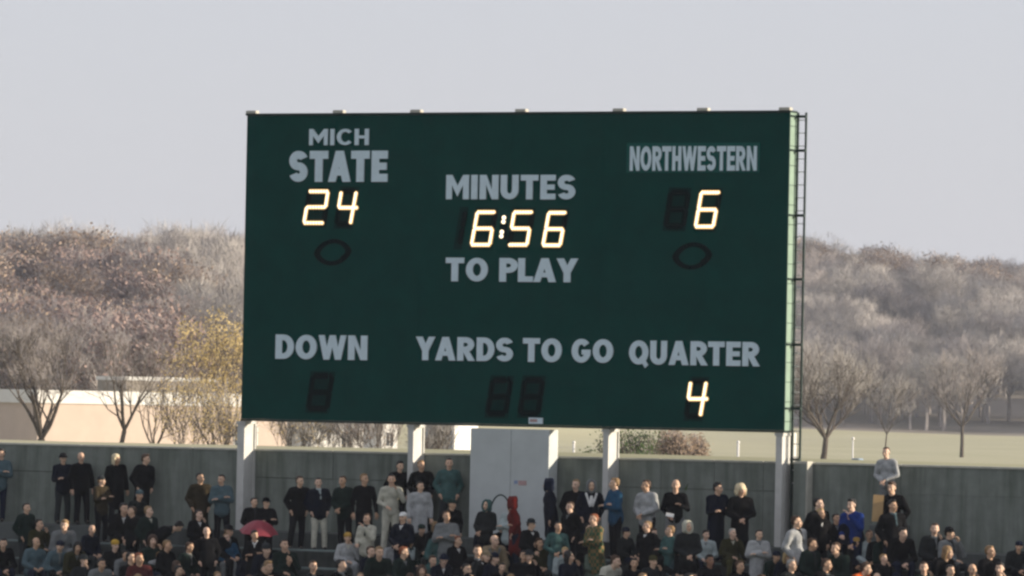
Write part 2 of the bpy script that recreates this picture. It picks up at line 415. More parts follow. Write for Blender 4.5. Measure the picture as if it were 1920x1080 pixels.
# brush seen under the board
for i, (px, dep, h, rad, tw_, lf, lab) in enumerate([
    (560, 285, 4.4, 2.2, 'twig2', 'gold', 'straw coloured brush under the scoreboard next to the tan building'),
    (640, 290, 4.3, 2.0, 'twig2', None, 'leafless pale brush in front of the white house wall'),
    (710, 285, 4.5, 1.9, 'twig', 'brownleaf', 'grey brown brush between the two white house walls'),
    (830, 230, 3.9, 1.1, 'twig2', None, 'bare twigs crossing the dark door of the truck')]):
    tree('brush', gpos(px, dep), h, rad, 60 + i, lab, 'bush', None, tw_, lf, levels=4, kids=3, n_twig=4, tw=.008, tl=.5, n_leaf=3, ls=.05, spread=.3, trunk_h=.12, r=.05, clump=.6)
for i, (px, dep, h, rad, lf, lab) in enumerate([
    (1190, 200, 3.6, 1.2, 'green', 'dark green bush right of the fourth scoreboard column'),
    (1118, 210, 2.6, .6, 'green', 'low green bush between the booth and the fourth column'),
    (1272, 205, 3.55, .75, 'brownleaf', 'taller rust brown shrub below the scoreboard on the lawn'),
    (1318, 215, 3.35, .4, 'brownleaf', 'smaller rust brown shrub right of the taller one'),
    (1240, 208, 2.75, .35, 'green', 'tiny olive shrub between the green bush and the brown shrub')]):
    tree('shrub', gpos(px, dep), h, rad, 80 + i, lab, 'bush', None, 'twig', lf, levels=4, kids=3, n_twig=2, tw=.008, tl=.25, n_leaf=6, ls=.05, spread=.16, trunk_h=.12, r=.04)

# ------------------------------------------------------------------ far buildings, truck, posts
M['tanwall'] = new_mat('tan_render', (.50, .41, .345), rough=.9, var=.06, scale=1)
M['whitewall'] = new_mat('white_render', (.66, .65, .62), rough=.85, var=.06, scale=1)
M['bluewall'] = new_mat('blue_grey_siding', (.22, .29, .36), rough=.8, var=.08)
M['darkwin'] = new_mat('dark_window_glass', (.02, .03, .04), rough=.15, spec=.6)
M['roofgrey'] = new_mat('grey_roof', (.16, .16, .16), rough=.8, var=.1)
def rel(root): return root
def building(name, px, dep, turn, wid, deep, h, roof_h, wallm, roofm, label, wins=(), kind='flat', fascia=.0):
    """local x along the facade facing -y; turned about z"""
    p = gpos(px, dep)
    root = empty(name, p, label, 'building', None, turn)
    MB().box(-wid / 2, wid / 2, 0, deep, -.5, h).obj('wall', wallm, root)
    if kind == 'flat':
        MB().box(-wid / 2 - .12, wid / 2 + .12, -.12, deep + .12, h + .003, h + roof_h).obj('roof_fascia', roofm, root)
    else:
        V = [(-wid / 2 - .2, -.25, h - .1), (wid / 2 + .2, -.25, h - .1), (wid / 2 + .2, deep + .25, h - .1), (-wid / 2 - .2, deep + .25, h - .1), (-wid / 2 - .2, deep / 2, h + roof_h), (wid / 2 + .2, deep / 2, h + roof_h)]
        mesh_obj('roof', V, [(0, 1, 5, 4), (2, 3, 4, 5), (0, 4, 3), (1, 2, 5), (0, 3, 2, 1)], roofm, root)
        gb = MB(); 
    for (x, z, ww, hh) in wins:
        fr = MB().box(x - ww / 2 - .08, x + ww / 2 + .08, -.05, -.003, z - .08, z + hh + .08).obj('window', M['white'], root)
        MB().box(x - ww / 2, x - .03, -.065, -.053, z, z + hh).obj('pane', M['darkwin'], fr)
        MB().box(x + .03, x + ww / 2, -.065, -.053, z, z + hh).obj('pane', M['darkwin'], fr)
    return root
turn = TH + R(40)
building('tan_building', 320, 312, turn, 17, 9, 3.95, .72, M['tanwall'], M['whitewall'], 'low tan building with a white roof band left of the scoreboard', wins=[(5.6, 1.3, 1.5, 1.6)])
building('white_shed', 330, 520, TH + R(30), 9, 6, 5.8, .35, M['litter'], M['whitewall'], 'long shed with a thin white roof line behind the tan building', )
building('white_house', 645, 330, TH + R(35), 3.6, 4, 3.5, 1.0, M['whitewall'], M['roofgrey'], 'white house wall seen through brush under the scoreboard', wins=[(.6, 1.6, .7, 1.0)], kind='gable')
building('white_house', 742, 345, TH + R(35), 1.2, 3, 3.3, .6, M['whitewall'], M['roofgrey'], 'narrow white house gable just left of the second column', wins=[(0, 1.7, .5, .8)], kind='gable')
# truck
tp = gpos(830, 300); tr = empty('box_truck', tp, 'white box truck with a dark rear door parked left of the grey booth', 'truck', None, TH - R(14))
bx = MB(); wv = 1.98
bx.box(-wv / 2, wv / 2, .06, 5, .9, 3.32); bx.obj('cargo_box', M['white'], tr)
fr = MB(); fr.box(-wv / 2, -wv / 2 + .1, -.0, .058, .9, 3.32); fr.box(wv / 2 - .1, wv / 2, 0, .058, .9, 3.32); fr.box(-wv / 2 + .102, wv / 2 - .102, 0, .058, 3.2, 3.32); fr.obj('rear_frame', M['white'], tr)
for k in range(5):
    z0 = .92 + k * .455
    MB().box(-wv / 2 + .105, wv / 2 - .105, .02, .056, z0, z0 + .44).obj('door_slat', M['bluewall'], tr)
MB().box(-.85, .85, 5.05, 6.9, .6, 2.3, .12).obj('cab', M['white'], tr)
for x in (-.85, .85):
    for y in (1, 5.8): MB().tube((x - .12, y, .42), (x + .12, y, .42), .42, n=14).obj('wheel', M['leather'], tr)
# posts on the lawn
for px, dep, h, lab in [(1088, 240, 2.85, 'slim white post on the lawn left of the fourth column'), (1396, 240, 3.0, 'thicker white post on the lawn near the fifth column'), (1611, 250, 3.2, 'thin white post behind the wall at the right')]:
    p = gpos(px, dep); t_ = empty('white_post', p, lab, 'post', 'white posts on the lawn')
    MB().tube((0, 0, -.2), (0, 0, h), .055 if px != 1611 else .035, n=8).obj('shaft', M['white'], t_, True)
    MB().ball((0, 0, h), .075).obj('finial', M['white'], t_, True)
# cabinet behind the wall at the right
p = on_y(1611, 872, 7.0); cb = empty('utility_cabinet', (p.x, 7.0, -.85), 'grey and white utility cabinet standing behind the wall at the right', 'cabinet')
MB().box(-.22, .0, 0, .3, -.2, .20, .03).obj('grey_housing', M['bluewall'], cb)
MB().box(.004, .26, 0, .3, -.2, .16, .03).obj('white_housing', M['white'], cb)

# ------------------------------------------------------------------ scoreboard
W, H = 13.907, 7.099
sb = empty('scoreboard', (0, 0, 0), 'huge dark green football scoreboard with white lettering and lit bulb numerals', 'scoreboard')
def bw(px, py, y=0): p = on_y(px, py, y); return p.x, p.z
DB = .36
MB().box(-W / 2, W / 2, 0, DB, 0, H).obj('face_panel', M['board'], sb)
MB().box(W / 2 + .003, W / 2 + .02, .0, DB, .0, H).obj('side_panel', M['mint'], sb)
tb = MB(); tb.box(-W / 2 - .03, W / 2 + .03, -.03, DB + .01, H + .003, H + .05); tb.obj('top_trim', M['darkedge'], sb)
tb = MB(); tb.box(-W / 2 - .01, W / 2 + .01, -.015, DB, -.05, -.003); tb.obj('bottom_trim', M['darkedge'], sb)
for px in (472, 635, 780, 977, 1160, 1318, 1482):
    x, z = bw(px, 212)
    x = min(x, W / 2 - .12)
    MB().box(x - .14, x + .14, -.05, .12, H + .053, H + .12, .015).obj('roof_beam', M['cream'], sb)
# faint sheet joints on the face: shallow cover strips
for i in range(1, 6):
    x = -W / 2 + W * i / 6 + .0
    MB().box(x - .012, x + .012, -.004, -.0005, .02, H - .02).obj('cover_strip', M['board'], sb)
# lettering: one mesh per letter
def strokes(ch, t):
    """signwriter's block capitals in a box w x 1; every stroke is a closed polygon"""
    b = t * .86
    def ring(cx, cy, rx, ry, a0, a1, tx=t, ty=b, n=14):
        o = [(cx + rx * math.cos(R(a0 + (a1 - a0) * k / n)), cy + ry * math.sin(R(a0 + (a1 - a0) * k / n))) for k in range(n + 1)]
        i = [(cx + (rx - tx) * math.cos(R(a0 + (a1 - a0) * k / n)), cy + (ry - ty) * math.sin(R(a0 + (a1 - a0) * k / n))) for k in range(n + 1)]
        return [[o[k], o[k + 1], i[k + 1], i[k]] for k in range(n)]
    rc = lambda x0, y0, x1, y1: [[(x0, y0), (x1, y0), (x1, y1), (x0, y1)]]
    dg = lambda xb, xt, y0=0, y1=1, q=t: [[(xb, y0), (xb + q, y0), (xt + q, y1), (xt, y1)]]
    if ch == 'I': return t, rc(0, 0, t, 1)
    if ch == 'L': w = .60; return w, rc(0, 0, t, 1) + rc(t, 0, w, b)
    if ch == 'T': w = .74; return w, rc(0, 1 - b, w, 1) + rc(w / 2 - t / 2, 0, w / 2 + t / 2, 1 - b)
    if ch == 'E': w = .64; return w, rc(0, 0, t, 1) + rc(t, 0, w, b) + rc(t, 1 - b, w, 1) + rc(t, .5 - b * .45, w * .94, .5 + b * .45)
    if ch == 'H': w = .74; return w, rc(0, 0, t, 1) + rc(w - t, 0, w, 1) + rc(t, .5 - b / 2, w - t, .5 + b / 2)
    if ch == 'N': w = .80; return w, rc(0, 0, t, 1) + rc(w - t, 0, w, 1) + [[(t, 1 - .0), (t, .62), (w - t, 0), (w - t, .38)]]
    if ch == 'M': w = .98; m = w / 2; return w, rc(0, 0, t * .92, 1) + rc(w - t * .92, 0, w, 1) + [[(t * .92, 1), (t * .92, .58), (m, .12), (m, .55)], [(w - t * .92, .58), (w - t * .92, 1), (m, .55), (m, .12)]]
    if ch == 'A': w = .90; q = t * 1.05; return w, dg(0, w / 2 - q / 2) + [[(w - q, 0), (w, 0), (w / 2 + q / 2, 1), (w / 2 - q / 2, 1)]] + rc(w * .25, .2, w * .75, .2 + b * .85)
    if ch == 'Y': w = .86; q = t * 1.05; return w, [[(w / 2 - q / 2, .40), (w / 2 + q / 2, .40), (q, 1), (0, 1)], [(w / 2 - q / 2, .40), (w / 2 + q / 2, .40), (w, 1), (w - q, 1)]] + rc(w / 2 - t / 2, 0, w / 2 + t / 2, .42)
    if ch == 'W':
        w = 1.16; q = t * .88; x1 = w * .29; m = w / 2
        return w, [[(x1 - q / 2, 0), (x1 + q / 2, 0), (q, 1), (0, 1)], [(x1 - q / 2, 0), (x1 + q / 2, 0), (m + q / 2, 1), (m - q / 2, 1)], [(w - x1 - q / 2, 0), (w - x1 + q / 2, 0), (m + q / 2, 1), (m - q / 2, 1)], [(w - x1 - q / 2, 0), (w - x1 + q / 2, 0), (w, 1), (w - q, 1)]]
    if ch == 'U': w = .76; return w, rc(0, .38, t, 1) + rc(w - t, .38, w, 1) + ring(w / 2, .38, w / 2, .38, 180, 360)
    if ch in 'OQ':
        w = .88; r_ = ring(w / 2, .5, w / 2, .5, 0, 360, n=32)
        if ch == 'Q': r_ += [[(w * .52, .26), (w * .68, .40), (w * 1.0, -.02), (w * .84, -.14)]]
        return w, r_
    if ch == 'C': w = .80; return w, ring(w / 2 + .04, .5, w / 2 + .04, .5, 42, 318, n=28)
    if ch == 'G': w = .84; return w, ring(w / 2, .5, w / 2, .5, 40, 345, n=28) + rc(w * .52, .34, w - .02, .34 + b * .9)
    if ch == 'D': w = .78; return w, rc(0, 0, t, 1) + rc(t, 0, w * .42, b) + rc(t, 1 - b, w * .42, 1) + ring(w * .42, .5, w * .58, .5, -90, 90)
    if ch in 'PR':
        w = .74; r_ = rc(0, 0, t, 1) + rc(t, 1 - b, w * .48, 1) + rc(t, .37, w * .48, .37 + b) + ring(w * .48, .685, w * .52, .315, -90, 90, ty=b)
        if ch == 'R': w = .78; r_ += [[(w - t * 1.05, 0), (w, 0), (w * .66, .42), (w * .66 - t * 1.02, .42)]]
        return w, r_
    if ch == 'S':
        w = .74; ry = (.5 + b / 2) / 2
        return w, ring(w / 2, 1 - ry, w / 2, ry, 22, 270, n=20) + ring(w / 2, ry, w / 2, ry, 90, -158, n=20)
def word(text, tl, br, t=.27, gap=.10, space=.34, parent=None, mat=None, depth=.03, y=0.0):
    parent = parent or sb
    x0, z1 = bw(*tl, y); x1, z0 = bw(*br, y)
    items = []; cur = 0
    for ch in text:
        if ch == ' ': cur += space; continue
        w_, st_ = strokes(ch, t)
        if items and (items[-1][0] + ch) in ('TA', 'AT', 'YA', 'AY', 'LA', 'PL', 'RT'): cur -= gap * .8
        items.append((ch, st_, cur)); cur += w_ + gap
    cur -= gap
    sx = (x1 - x0) / cur; sz = z1 - z0
    for ch, st_, c0 in items:
        mb = MB()
        for k, poly in enumerate(st_):
            yf = y - depth - .0007 * (k % 9)
            P = [(x0 + (c0 + p[0]) * sx, z0 + p[1] * sz) for p in poly]
            area = sum(P[i][0] * P[(i + 1) % 4][1] - P[(i + 1) % 4][0] * P[i][1] for i in range(4))
            if area < 0: P = P[::-1]
            V = [(p[0], yf, p[1]) for p in P] + [(p[0], y - .0015, p[1]) for p in P]
            mb.add(V, [(0, 1, 2, 3), (4, 0, 3, 7), (5, 1, 0, 4), (6, 2, 1, 5), (7, 3, 2, 6)])
        mb.obj('letter', mat or M['letter'], parent)
word('MICH', (581, 242), (692, 272), t=.21, gap=.14)
word('STATE', (544, 283), (727, 341), t=.30, gap=.085)
word('MINUTES', (838, 328), (1079, 374), t=.27, gap=.10)
word('TO PLAY', (837, 483), (1084, 529.5), t=.27, gap=.09, space=.38)
word('DOWN', (518, 627), (689, 675.5), t=.27, gap=.08)
word('YARDS TO GO', (781, 631), (1150, 681), t=.27, gap=.08, space=.36)
word('QUARTER', (1181, 638), (1425, 687), t=.27, gap=.085)
x0, z1 = bw(1176, 268); x1, z0 = bw(1425, 324)
npn = MB().box(x0, x1, -.022, -.0012, z0, z1).obj('name_panel', M['panelgreen'], sb)
word('NORTHWESTERN', (1182, 274.5), (1419, 320), t=.25, gap=.09, parent=npn, y=-.022, depth=.02)
# numerals: seven bars of bulbs, leaning right
SEG = {'a': ((0, 1), (1, 1)), 'b': ((1, 1), (1, .5)), 'c': ((1, .5), (1, 0)), 'd': ((0, 0), (1, 0)), 'e': ((0, .5), (0, 0)), 'f': ((0, 1), (0, .5)), 'g': ((0, .5), (1, .5))}
CH = {'2': 'abged', '4': 'fgbc', '5': 'afgcd', '6': 'afgcde', '8': '', '1': ''}
def bulbs_line(mb, a, b, nb, r, y):
    for i in range(nb):
        t = i / (nb - 1) if nb > 1 else .5
        mb.ball((a[0] + (b[0] - a[0]) * t, y, a[1] + (b[1] - a[1]) * t), (r, r * .8, r), 8, 5)
def glow_discs(mb, a, b, nb, r):
    for i in range(nb):
        t = i / (nb - 1)
        x, z = a[0] + (b[0] - a[0]) * t, a[1] + (b[1] - a[1]) * t
        mb.tube((x, -.009, z), (x, -.022 - .0006 * (i % 2), z), r * .8, r, 10)
def seg_pts(tl, tr, bl, br, s, inset):
    f = lambda u, v: Vector((0, 0)) + (Vector(bl) * (1 - u) + Vector(br) * u) * (1 - v) + (Vector(tl) * (1 - u) + Vector(tr) * u) * v
    (a, b) = SEG[s]; A = f(*a); B = f(*b); d = (B - A); L = d.length; d.normalize()
    return A + d * inset, B - d * inset
def numeral(ch, tl, tr, bl, br, only=None, ext=False):
    q = [bw(*p) for p in (tl, tr, bl, br)]
    w_ = Vector(q[1]) - Vector(q[0])
    dg = None
    mb = MB(); bar = .07
    segs_all = only or 'abcdefg'
    for k_, s in enumerate(segs_all):
        A, B = seg_pts(*q, s, .035)
        d = (B - A).normalized(); nrm = Vector((-d.y, d.x)) * bar; yy = -.004 - .0005 * k_
        c = [A + nrm, A - nrm, B - nrm, B + nrm]
        tipA, tipB = A - d * .05, B + d * .05
        prof = [tipA, c[1], c[2], tipB, c[3], c[0]]
        V = [(p.x, yy, p.y) for p in prof] + [(p.x, -.0008, p.y) for p in prof]
        mb.add(V, [(0, 1, 2, 3, 4, 5)] + [(i, i + 6, (i + 1) % 6 + 6, (i + 1) % 6) for i in range(6)])
    c4 = sum((Vector(v) for v in q), Vector((0, 0))) / 4
    ex = [c4 + (Vector(v) - c4) * 1.0 + (Vector(v) - c4).normalized() * .13 for v in q]
    if only: ex[0] = ex[1] - Vector((.22, 0)); ex[2] = ex[3] - Vector((.22, 0))
    rc_ = MB().add([(p.x, -.003, p.y) for p in (ex[0], ex[1], ex[3], ex[2])] + [(p.x, -.0006, p.y) for p in (ex[0], ex[1], ex[3], ex[2])], [(3, 2, 1, 0), (0, 1, 5, 4), (1, 2, 6, 5), (2, 3, 7, 6), (3, 0, 4, 7)])
    dg = mb.obj('numeral', M['socket'], sb); rc_.obj('backing_plate', M['plate'], dg)
    if CH.get(ch):
        lb = MB(); lc = MB()
        for s in CH[ch]:
            A, B = seg_pts(*q, s, .03 if s in 'adg' else .045)
            if ch == '4' and s == 'g': B = B + (B - A).normalized() * .11; 
            nb = 7 if s in 'adg' else 6
            if ch == '4' and s == 'g': nb = 8
            bulbs_line(lb, A, B, nb, .033, -.035); glow_discs(lc, A, B, nb, .056)
        o = lb.obj('lit_bulb', M['bulb'], dg, True); o['kind'] = 'stuff'
        o = lc.obj('bulb_glow', M['lens'], dg); o['kind'] = 'stuff'
    un = MB()
    for s in segs_all:
        if s in CH.get(ch, ''): continue
        A, B = seg_pts(*q, s, .05)
        bulbs_line(un, A, B, 6, .026, -.012)
    if un.V:
        o = un.obj('unlit_bulb', M['socket'], dg, True); o['kind'] = 'stuff'
numeral('2', (581, 359), (616, 359), (571, 418), (607, 418))
numeral('4', (641, 359), (669, 359), (631, 420), (658, 420))
numeral('6', (896, 398), (929, 398), (885, 459), (919, 459))
numeral('5', (965, 398), (999, 398), (955, 459), (989, 459))
numeral('6', (1030, 399), (1062, 399), (1019, 460), (1051, 460))
numeral('6', (1316, 361), (1350, 361), (1305, 425), (1338, 425))
numeral('4', (1296, 716), (1325, 716), (1287, 780), (1314, 780))
numeral('1', (838, 396), (873, 396), (828, 458), (862, 458), only='bc')
numeral('8', (1258, 361), (1291, 361), (1248, 424), (1281, 424))
numeral('8', (587, 705), (623, 705), (578, 766), (613, 766))
numeral('8', (924, 713), (958, 713), (914, 775), (948, 775))
numeral('8', (984, 713), (1018, 713), (975, 775), (1009, 775))
cl = MB()
for (px, py) in ((946, 408), (945, 416), (942, 435), (941, 443)):
    x, z = bw(px, py); cl.ball((x, -.03, z), (.055, .045, .05), 8, 5)
colon_back = MB(); x0, z1 = bw(938, 403); x1, z0 = bw(951, 449); colon_back.box(x0, x1, -.004, -.0008, z0, z1)
cb_ = colon_back.obj('colon_sockets', M['socket'], sb)
o = cl.obj('lit_bulb', M['bulb'], cb_, True); o['kind'] = 'stuff'
for (px, py) in ((624, 473), (1298, 480)):
    cx_, cz_ = bw(px, py); mb = MB(); bl_ = MB()
    n_ = 40; ri, ro = .66, 1.0; V = []
    for k in range(n_):
        a = 2 * math.pi * k / n_
        ex, ez = math.copysign(abs(math.cos(a)) ** 1.0, math.cos(a)), math.sin(a)
        for s_ in (ro, ri): V.append((cx_ + ex * .50 * s_, -.005, cz_ + ez * abs(ez) ** .35 * .31 * s_ + ex * .03))
    mb.add(V, [(2 * k, 2 * ((k + 1) % n_), 2 * ((k + 1) % n_) + 1, 2 * k + 1) for k in range(n_)])
    fi = mb.obj('ball_indicator', M['socket'], sb)
    for k in range(26):
        a = 2 * math.pi * k / 26; bl_.ball((cx_ + math.cos(a) * .445, -.012, cz_ + math.sin(a) * .265 + math.cos(a) * .03), .026, 6, 4)
    for k in range(5): bl_.ball((cx_ + .24 + .05 * k, -.012, cz_ - .1 + .03 * k), .026, 6, 4)
    o = bl_.obj('unlit_bulb', M['socket'], fi, True); o['kind'] = 'stuff'
# small printed plate at the bottom edge
x0, z1 = bw(992, 783); x1, z0 = bw(1018, 795)
pl = MB().box(x0, x1, -.02, -.001, z0, z1).obj('maker_plate', M['letter'], sb)
MB().box(x0 + .03, x0 + (x1 - x0) * .62, -.0225, -.0205, z0 + .04, z1 - .03).obj('red_print', M['rust'], pl)
# columns
WALL_Z = -.70
def column(pa, pb, py=820, deep=.50, name='column', zb=-4.6, mat='column'):
    xa = on_y(pa, py, .04).x; xb = on_y(pb, py, .04).x
    if name == 'column':     # front leaf and the deep web behind it
        c = MB().box(xa, xb, .04, .04 + deep, zb, -.053, .0).obj(name, M[mat], sb)
        MB().box(xb + .002, xb + .035, .04 + deep - .05, .04 + deep - .004, WALL_Z - 1.2, -.06).obj('flange', M[mat], c)
        MB().box(xa - .03, xb + .03, .02, .05 + deep, -.12, -.056).obj('cap_plate', M[mat], c)
    return xa, xb
column(445, 458); column(765, 775); xc = column(1131, 1141); column(1455, 1467, zb=-4.9)
# rear post right of the last column
xa = on_y(1484, 820, .95).x; MB().box(xa - .05, xa + .06, .95, 1.1, -1.2, -.053).obj('rear_post', M['column'], sb)
# booth in the middle
xa = on_y(881, 900, -.02).x; xb = on_y(1028, 900, -.02).x; xm = on_y(957, 900, -.02).x
bt = empty('equipment_booth', ((xa + xb) / 2, 0, -3.7), 'pale grey windowless booth standing under the middle of the scoreboard', 'booth')
def bxl(x0, x1, y0, y1, z0, z1, nm, mt, par=bt): return MB().box(x0 - (xa + xb) / 2, x1 - (xa + xb) / 2, y0, y1, z0 + 3.7, z1 + 3.7).obj(nm, mt, par)
bxl(xa, xb, .0, .44, -3.7, -.10, 'body', M['booth'])
bxl(xa, xm - .005, -.02, -.002, -3.6, -.115, 'front_panel', M['booth'])
bxl(xm + .005, xb, -.02, -.002, -3.6, -.115, 'front_panel', M['booth'])
xs_ = on_y(965, 905, -.03).x; z_ = on_y(975, 905, -.03).z
st = bxl(xs_ + .09, xs_ + .30, -.0245, -.0205, z_ - .06, z_ + .05, 'red_sticker', M['rust'])
bxl(xs_ - .02, xs_ + .07, -.0245, -.0205, z_ - .03, z_ + .05, 'blue_sticker', M['bluep'])
# ladder
lx0 = W / 2 + .10; lad = MB()
xr0 = on_y(1495, 300, DB + .02).x; xr1 = on_y(1510, 300, DB + .02).x
lad.box(xr0 - .02, xr0 + .02, DB, DB + .05, -3.2, H + .02)
ld = lad.obj('ladder', M['darkedge'], sb)
MB().box(xr1 - .018, xr1 + .018, DB, DB + .05, -1.0, H + .02).obj('rail', M['darkedge'], ld)
for k in range(29):
    z = H - .15 - k * .29
    MB().tube((xr0 + .021, DB + .025, z), (xr1 - .019, DB + .025, z), .011, n=6).obj('rung', M['white'], ld, True)
for py in (217, 281, 403, 523, 646, 766, 862):
    z = on_y(1495, py, 0).z
    MB().box(W / 2 + .022, xr1 + .02, DB - .06, DB - .003, z - .03, z + .03).obj('standoff_arm', M['darkedge'], ld)
    MB().box(W / 2 + .022, W / 2 + .05, .0, DB - .063, z - .02, z + .02).obj('side_strap', M['darkedge'], ld) if z > 0 else None
for k in range(16):  # dark strips painting the ladder rungs' shadows on the side panel
    z = H - .3 - k * .44
    MB().box(W / 2 + .021, W / 2 + .03, .0, DB - .002, z - .006, z + .006).obj('rung_shadow_strip', M['darkedge'], sb)

# ------------------------------------------------------------------ wall and terrace
YW = .545
wl = empty('concrete_wall', (0, YW, -4), 'long weathered concrete wall running behind the standing crowd and the columns', 'wall')
joints = [-34, -29.5, -25, -20.5, -16, -11.6] + [on_y(p, 860, YW).x for p in (362, 462, 625, 780)] + [on_y(p, 860, YW).x for p in (1040, 1150, 1240, 1340, 1432, 1480, 1527)] + [on_y(1690, 860, YW).x + d for d in (0, 3.2, 7, 11, 15.5, 20, 25)]
joints = sorted(joints)
for i in range(len(joints) - 1):
    a, b = joints[i] + .006, joints[i + 1] - .006
    k1 = rnd.uniform(0, .012); k2 = rnd.uniform(0, .012)
    zt = WALL_Z - .05
    for z0, z1, kk in ((-5, zt - .62 + rnd.uniform(-.01, .01), k1), (None, zt, k2)):
        z0 = z0 if z0 is not None else zt - .612
        MB().box(a, b, -kk, .24, z0 + 4, z1 + 4).obj('wall_panel', M['wall'], wl)
    MB().box(a, b, -.03, .27, zt + .003 + 4, WALL_Z + 4, .012).obj('coping_stone', M['coping'], wl)
# pilaster at the right: sunlit side painted paler, shaded front slab darker
pa, pb = on_y(1490, 880, YW - .3).x, on_y(1515, 880, YW - .3).x
pt = MB().box(pa, pb, -.34, -.033, -1.2, WALL_Z + 4 + .02).obj('pilaster', M['coping'], wl)
MB().box(pa, pb - .03, -.352, -.343, -1.2, WALL_Z + 4 - .03).obj('shade_toned_front', M['wall'], pt)
RISE, RUN, F0 = .38, .82, -2.60
def row_y(k): return YW - .36 if k == 0 else YW - 1.90 - .86 * (k - 1)
def floor_z(k): return F0 - RISE * k
NR = 10
tV = MB(); y = YW - .003
prof = [(YW - .003, F0)]
for k in range(NR):
    ye = (row_y(k + 1) + .43)
    prof.append((ye, floor_z(k))); prof.append((ye, floor_z(k + 1)))
prof.append((prof[-1][0] - 3, prof[-1][1]))
V = [(x, y_, z_) for x in (-34, 32) for (y_, z_) in prof]; n_ = len(prof)
F = [(i, i + 1, n_ + i + 1, n_ + i) for i in range(n_ - 1)]
V += [(-34, prof[-1][0], -9.1), (32, prof[-1][0], -9.1)]; F.append((n_ - 1, len(V) - 2, len(V) - 1, 2 * n_ - 1))
tr_ = mesh_obj('terrace_steps', V, F, M['step']); tag(tr_, kind='structure')
# benches
BW = 4.6
nb = 0
for k in range(2, 9):
    for i in range(-5, 6):
        xc = i * (BW + .25) + (k % 2) * .7
        yb = row_y(k) + .17
        if abs(xc) > 17: continue
        b = empty('bleacher_bench', (xc, yb, floor_z(k)), None, 'bench', 'bleacher benches under the crowd')
        b['label'] = 'grey plank bleacher bench, %s bench row down from the concrete wall' % ('first', 'second', 'third', 'fourth', 'fifth', 'sixth', 'seventh')[k - 2]; b['group'] = 'bleacher benches, row %d' % (k - 1)
        MB().box(-BW / 2, BW / 2, -.14, -.005, .38, .42).obj('plank', M['plank'], b); MB().box(-BW / 2, BW / 2, .005, .14, .38, .42).obj('plank', M['plank'], b)
        for x in (-BW / 2 + .4, 0, BW / 2 - .4): MB().box(x - .03, x + .03, -.11, .11, 0, .378).obj('leg', M['darkedge'], b)

# ------------------------------------------------------------------ people
def noise_disp(me, amp, sc, seed):
    off = Vector((seed * 3.1, seed * 1.7, seed * .9))
    nr = [v.normal.copy() for v in me.vertices]
    for v, nn in zip(me.vertices, nr):
        q = Vector((v.co.x * sc, v.co.y * sc, v.co.z * sc * .45)) + off
        v.co += nn * (noise.noise(q) * amp + noise.noise(q * 2.3) * amp * .45)
def remesh(mb, vox, smooth=2, disp=0, seed=0):
    me = bpy.data.meshes.new('raw'); me.from_pydata([tuple(v) for v in mb.V], [], [tuple(f) for f in mb.F]); me.update()
    o = bpy.data.objects.new('raw', me); COL.objects.link(o)
    m = o.modifiers.new('r', 'REMESH'); m.mode = 'VOXEL'; m.voxel_size = vox
    s = o.modifiers.new('s', 'SMOOTH'); s.iterations = smooth; s.factor = .5
    dg = bpy.context.evaluated_depsgraph_get(); out = bpy.data.meshes.new_from_object(o.evaluated_get(dg))
    bpy.data.objects.remove(o); bpy.data.meshes.remove(me)
    if disp: noise_disp(out, disp, 7, seed)
    out.polygons.foreach_set('use_smooth', [True] * len(out.polygons)); out.materials.clear()
    return out

def lerp(a, b, t): return Vector(a) * (1 - t) + Vector(b) * t
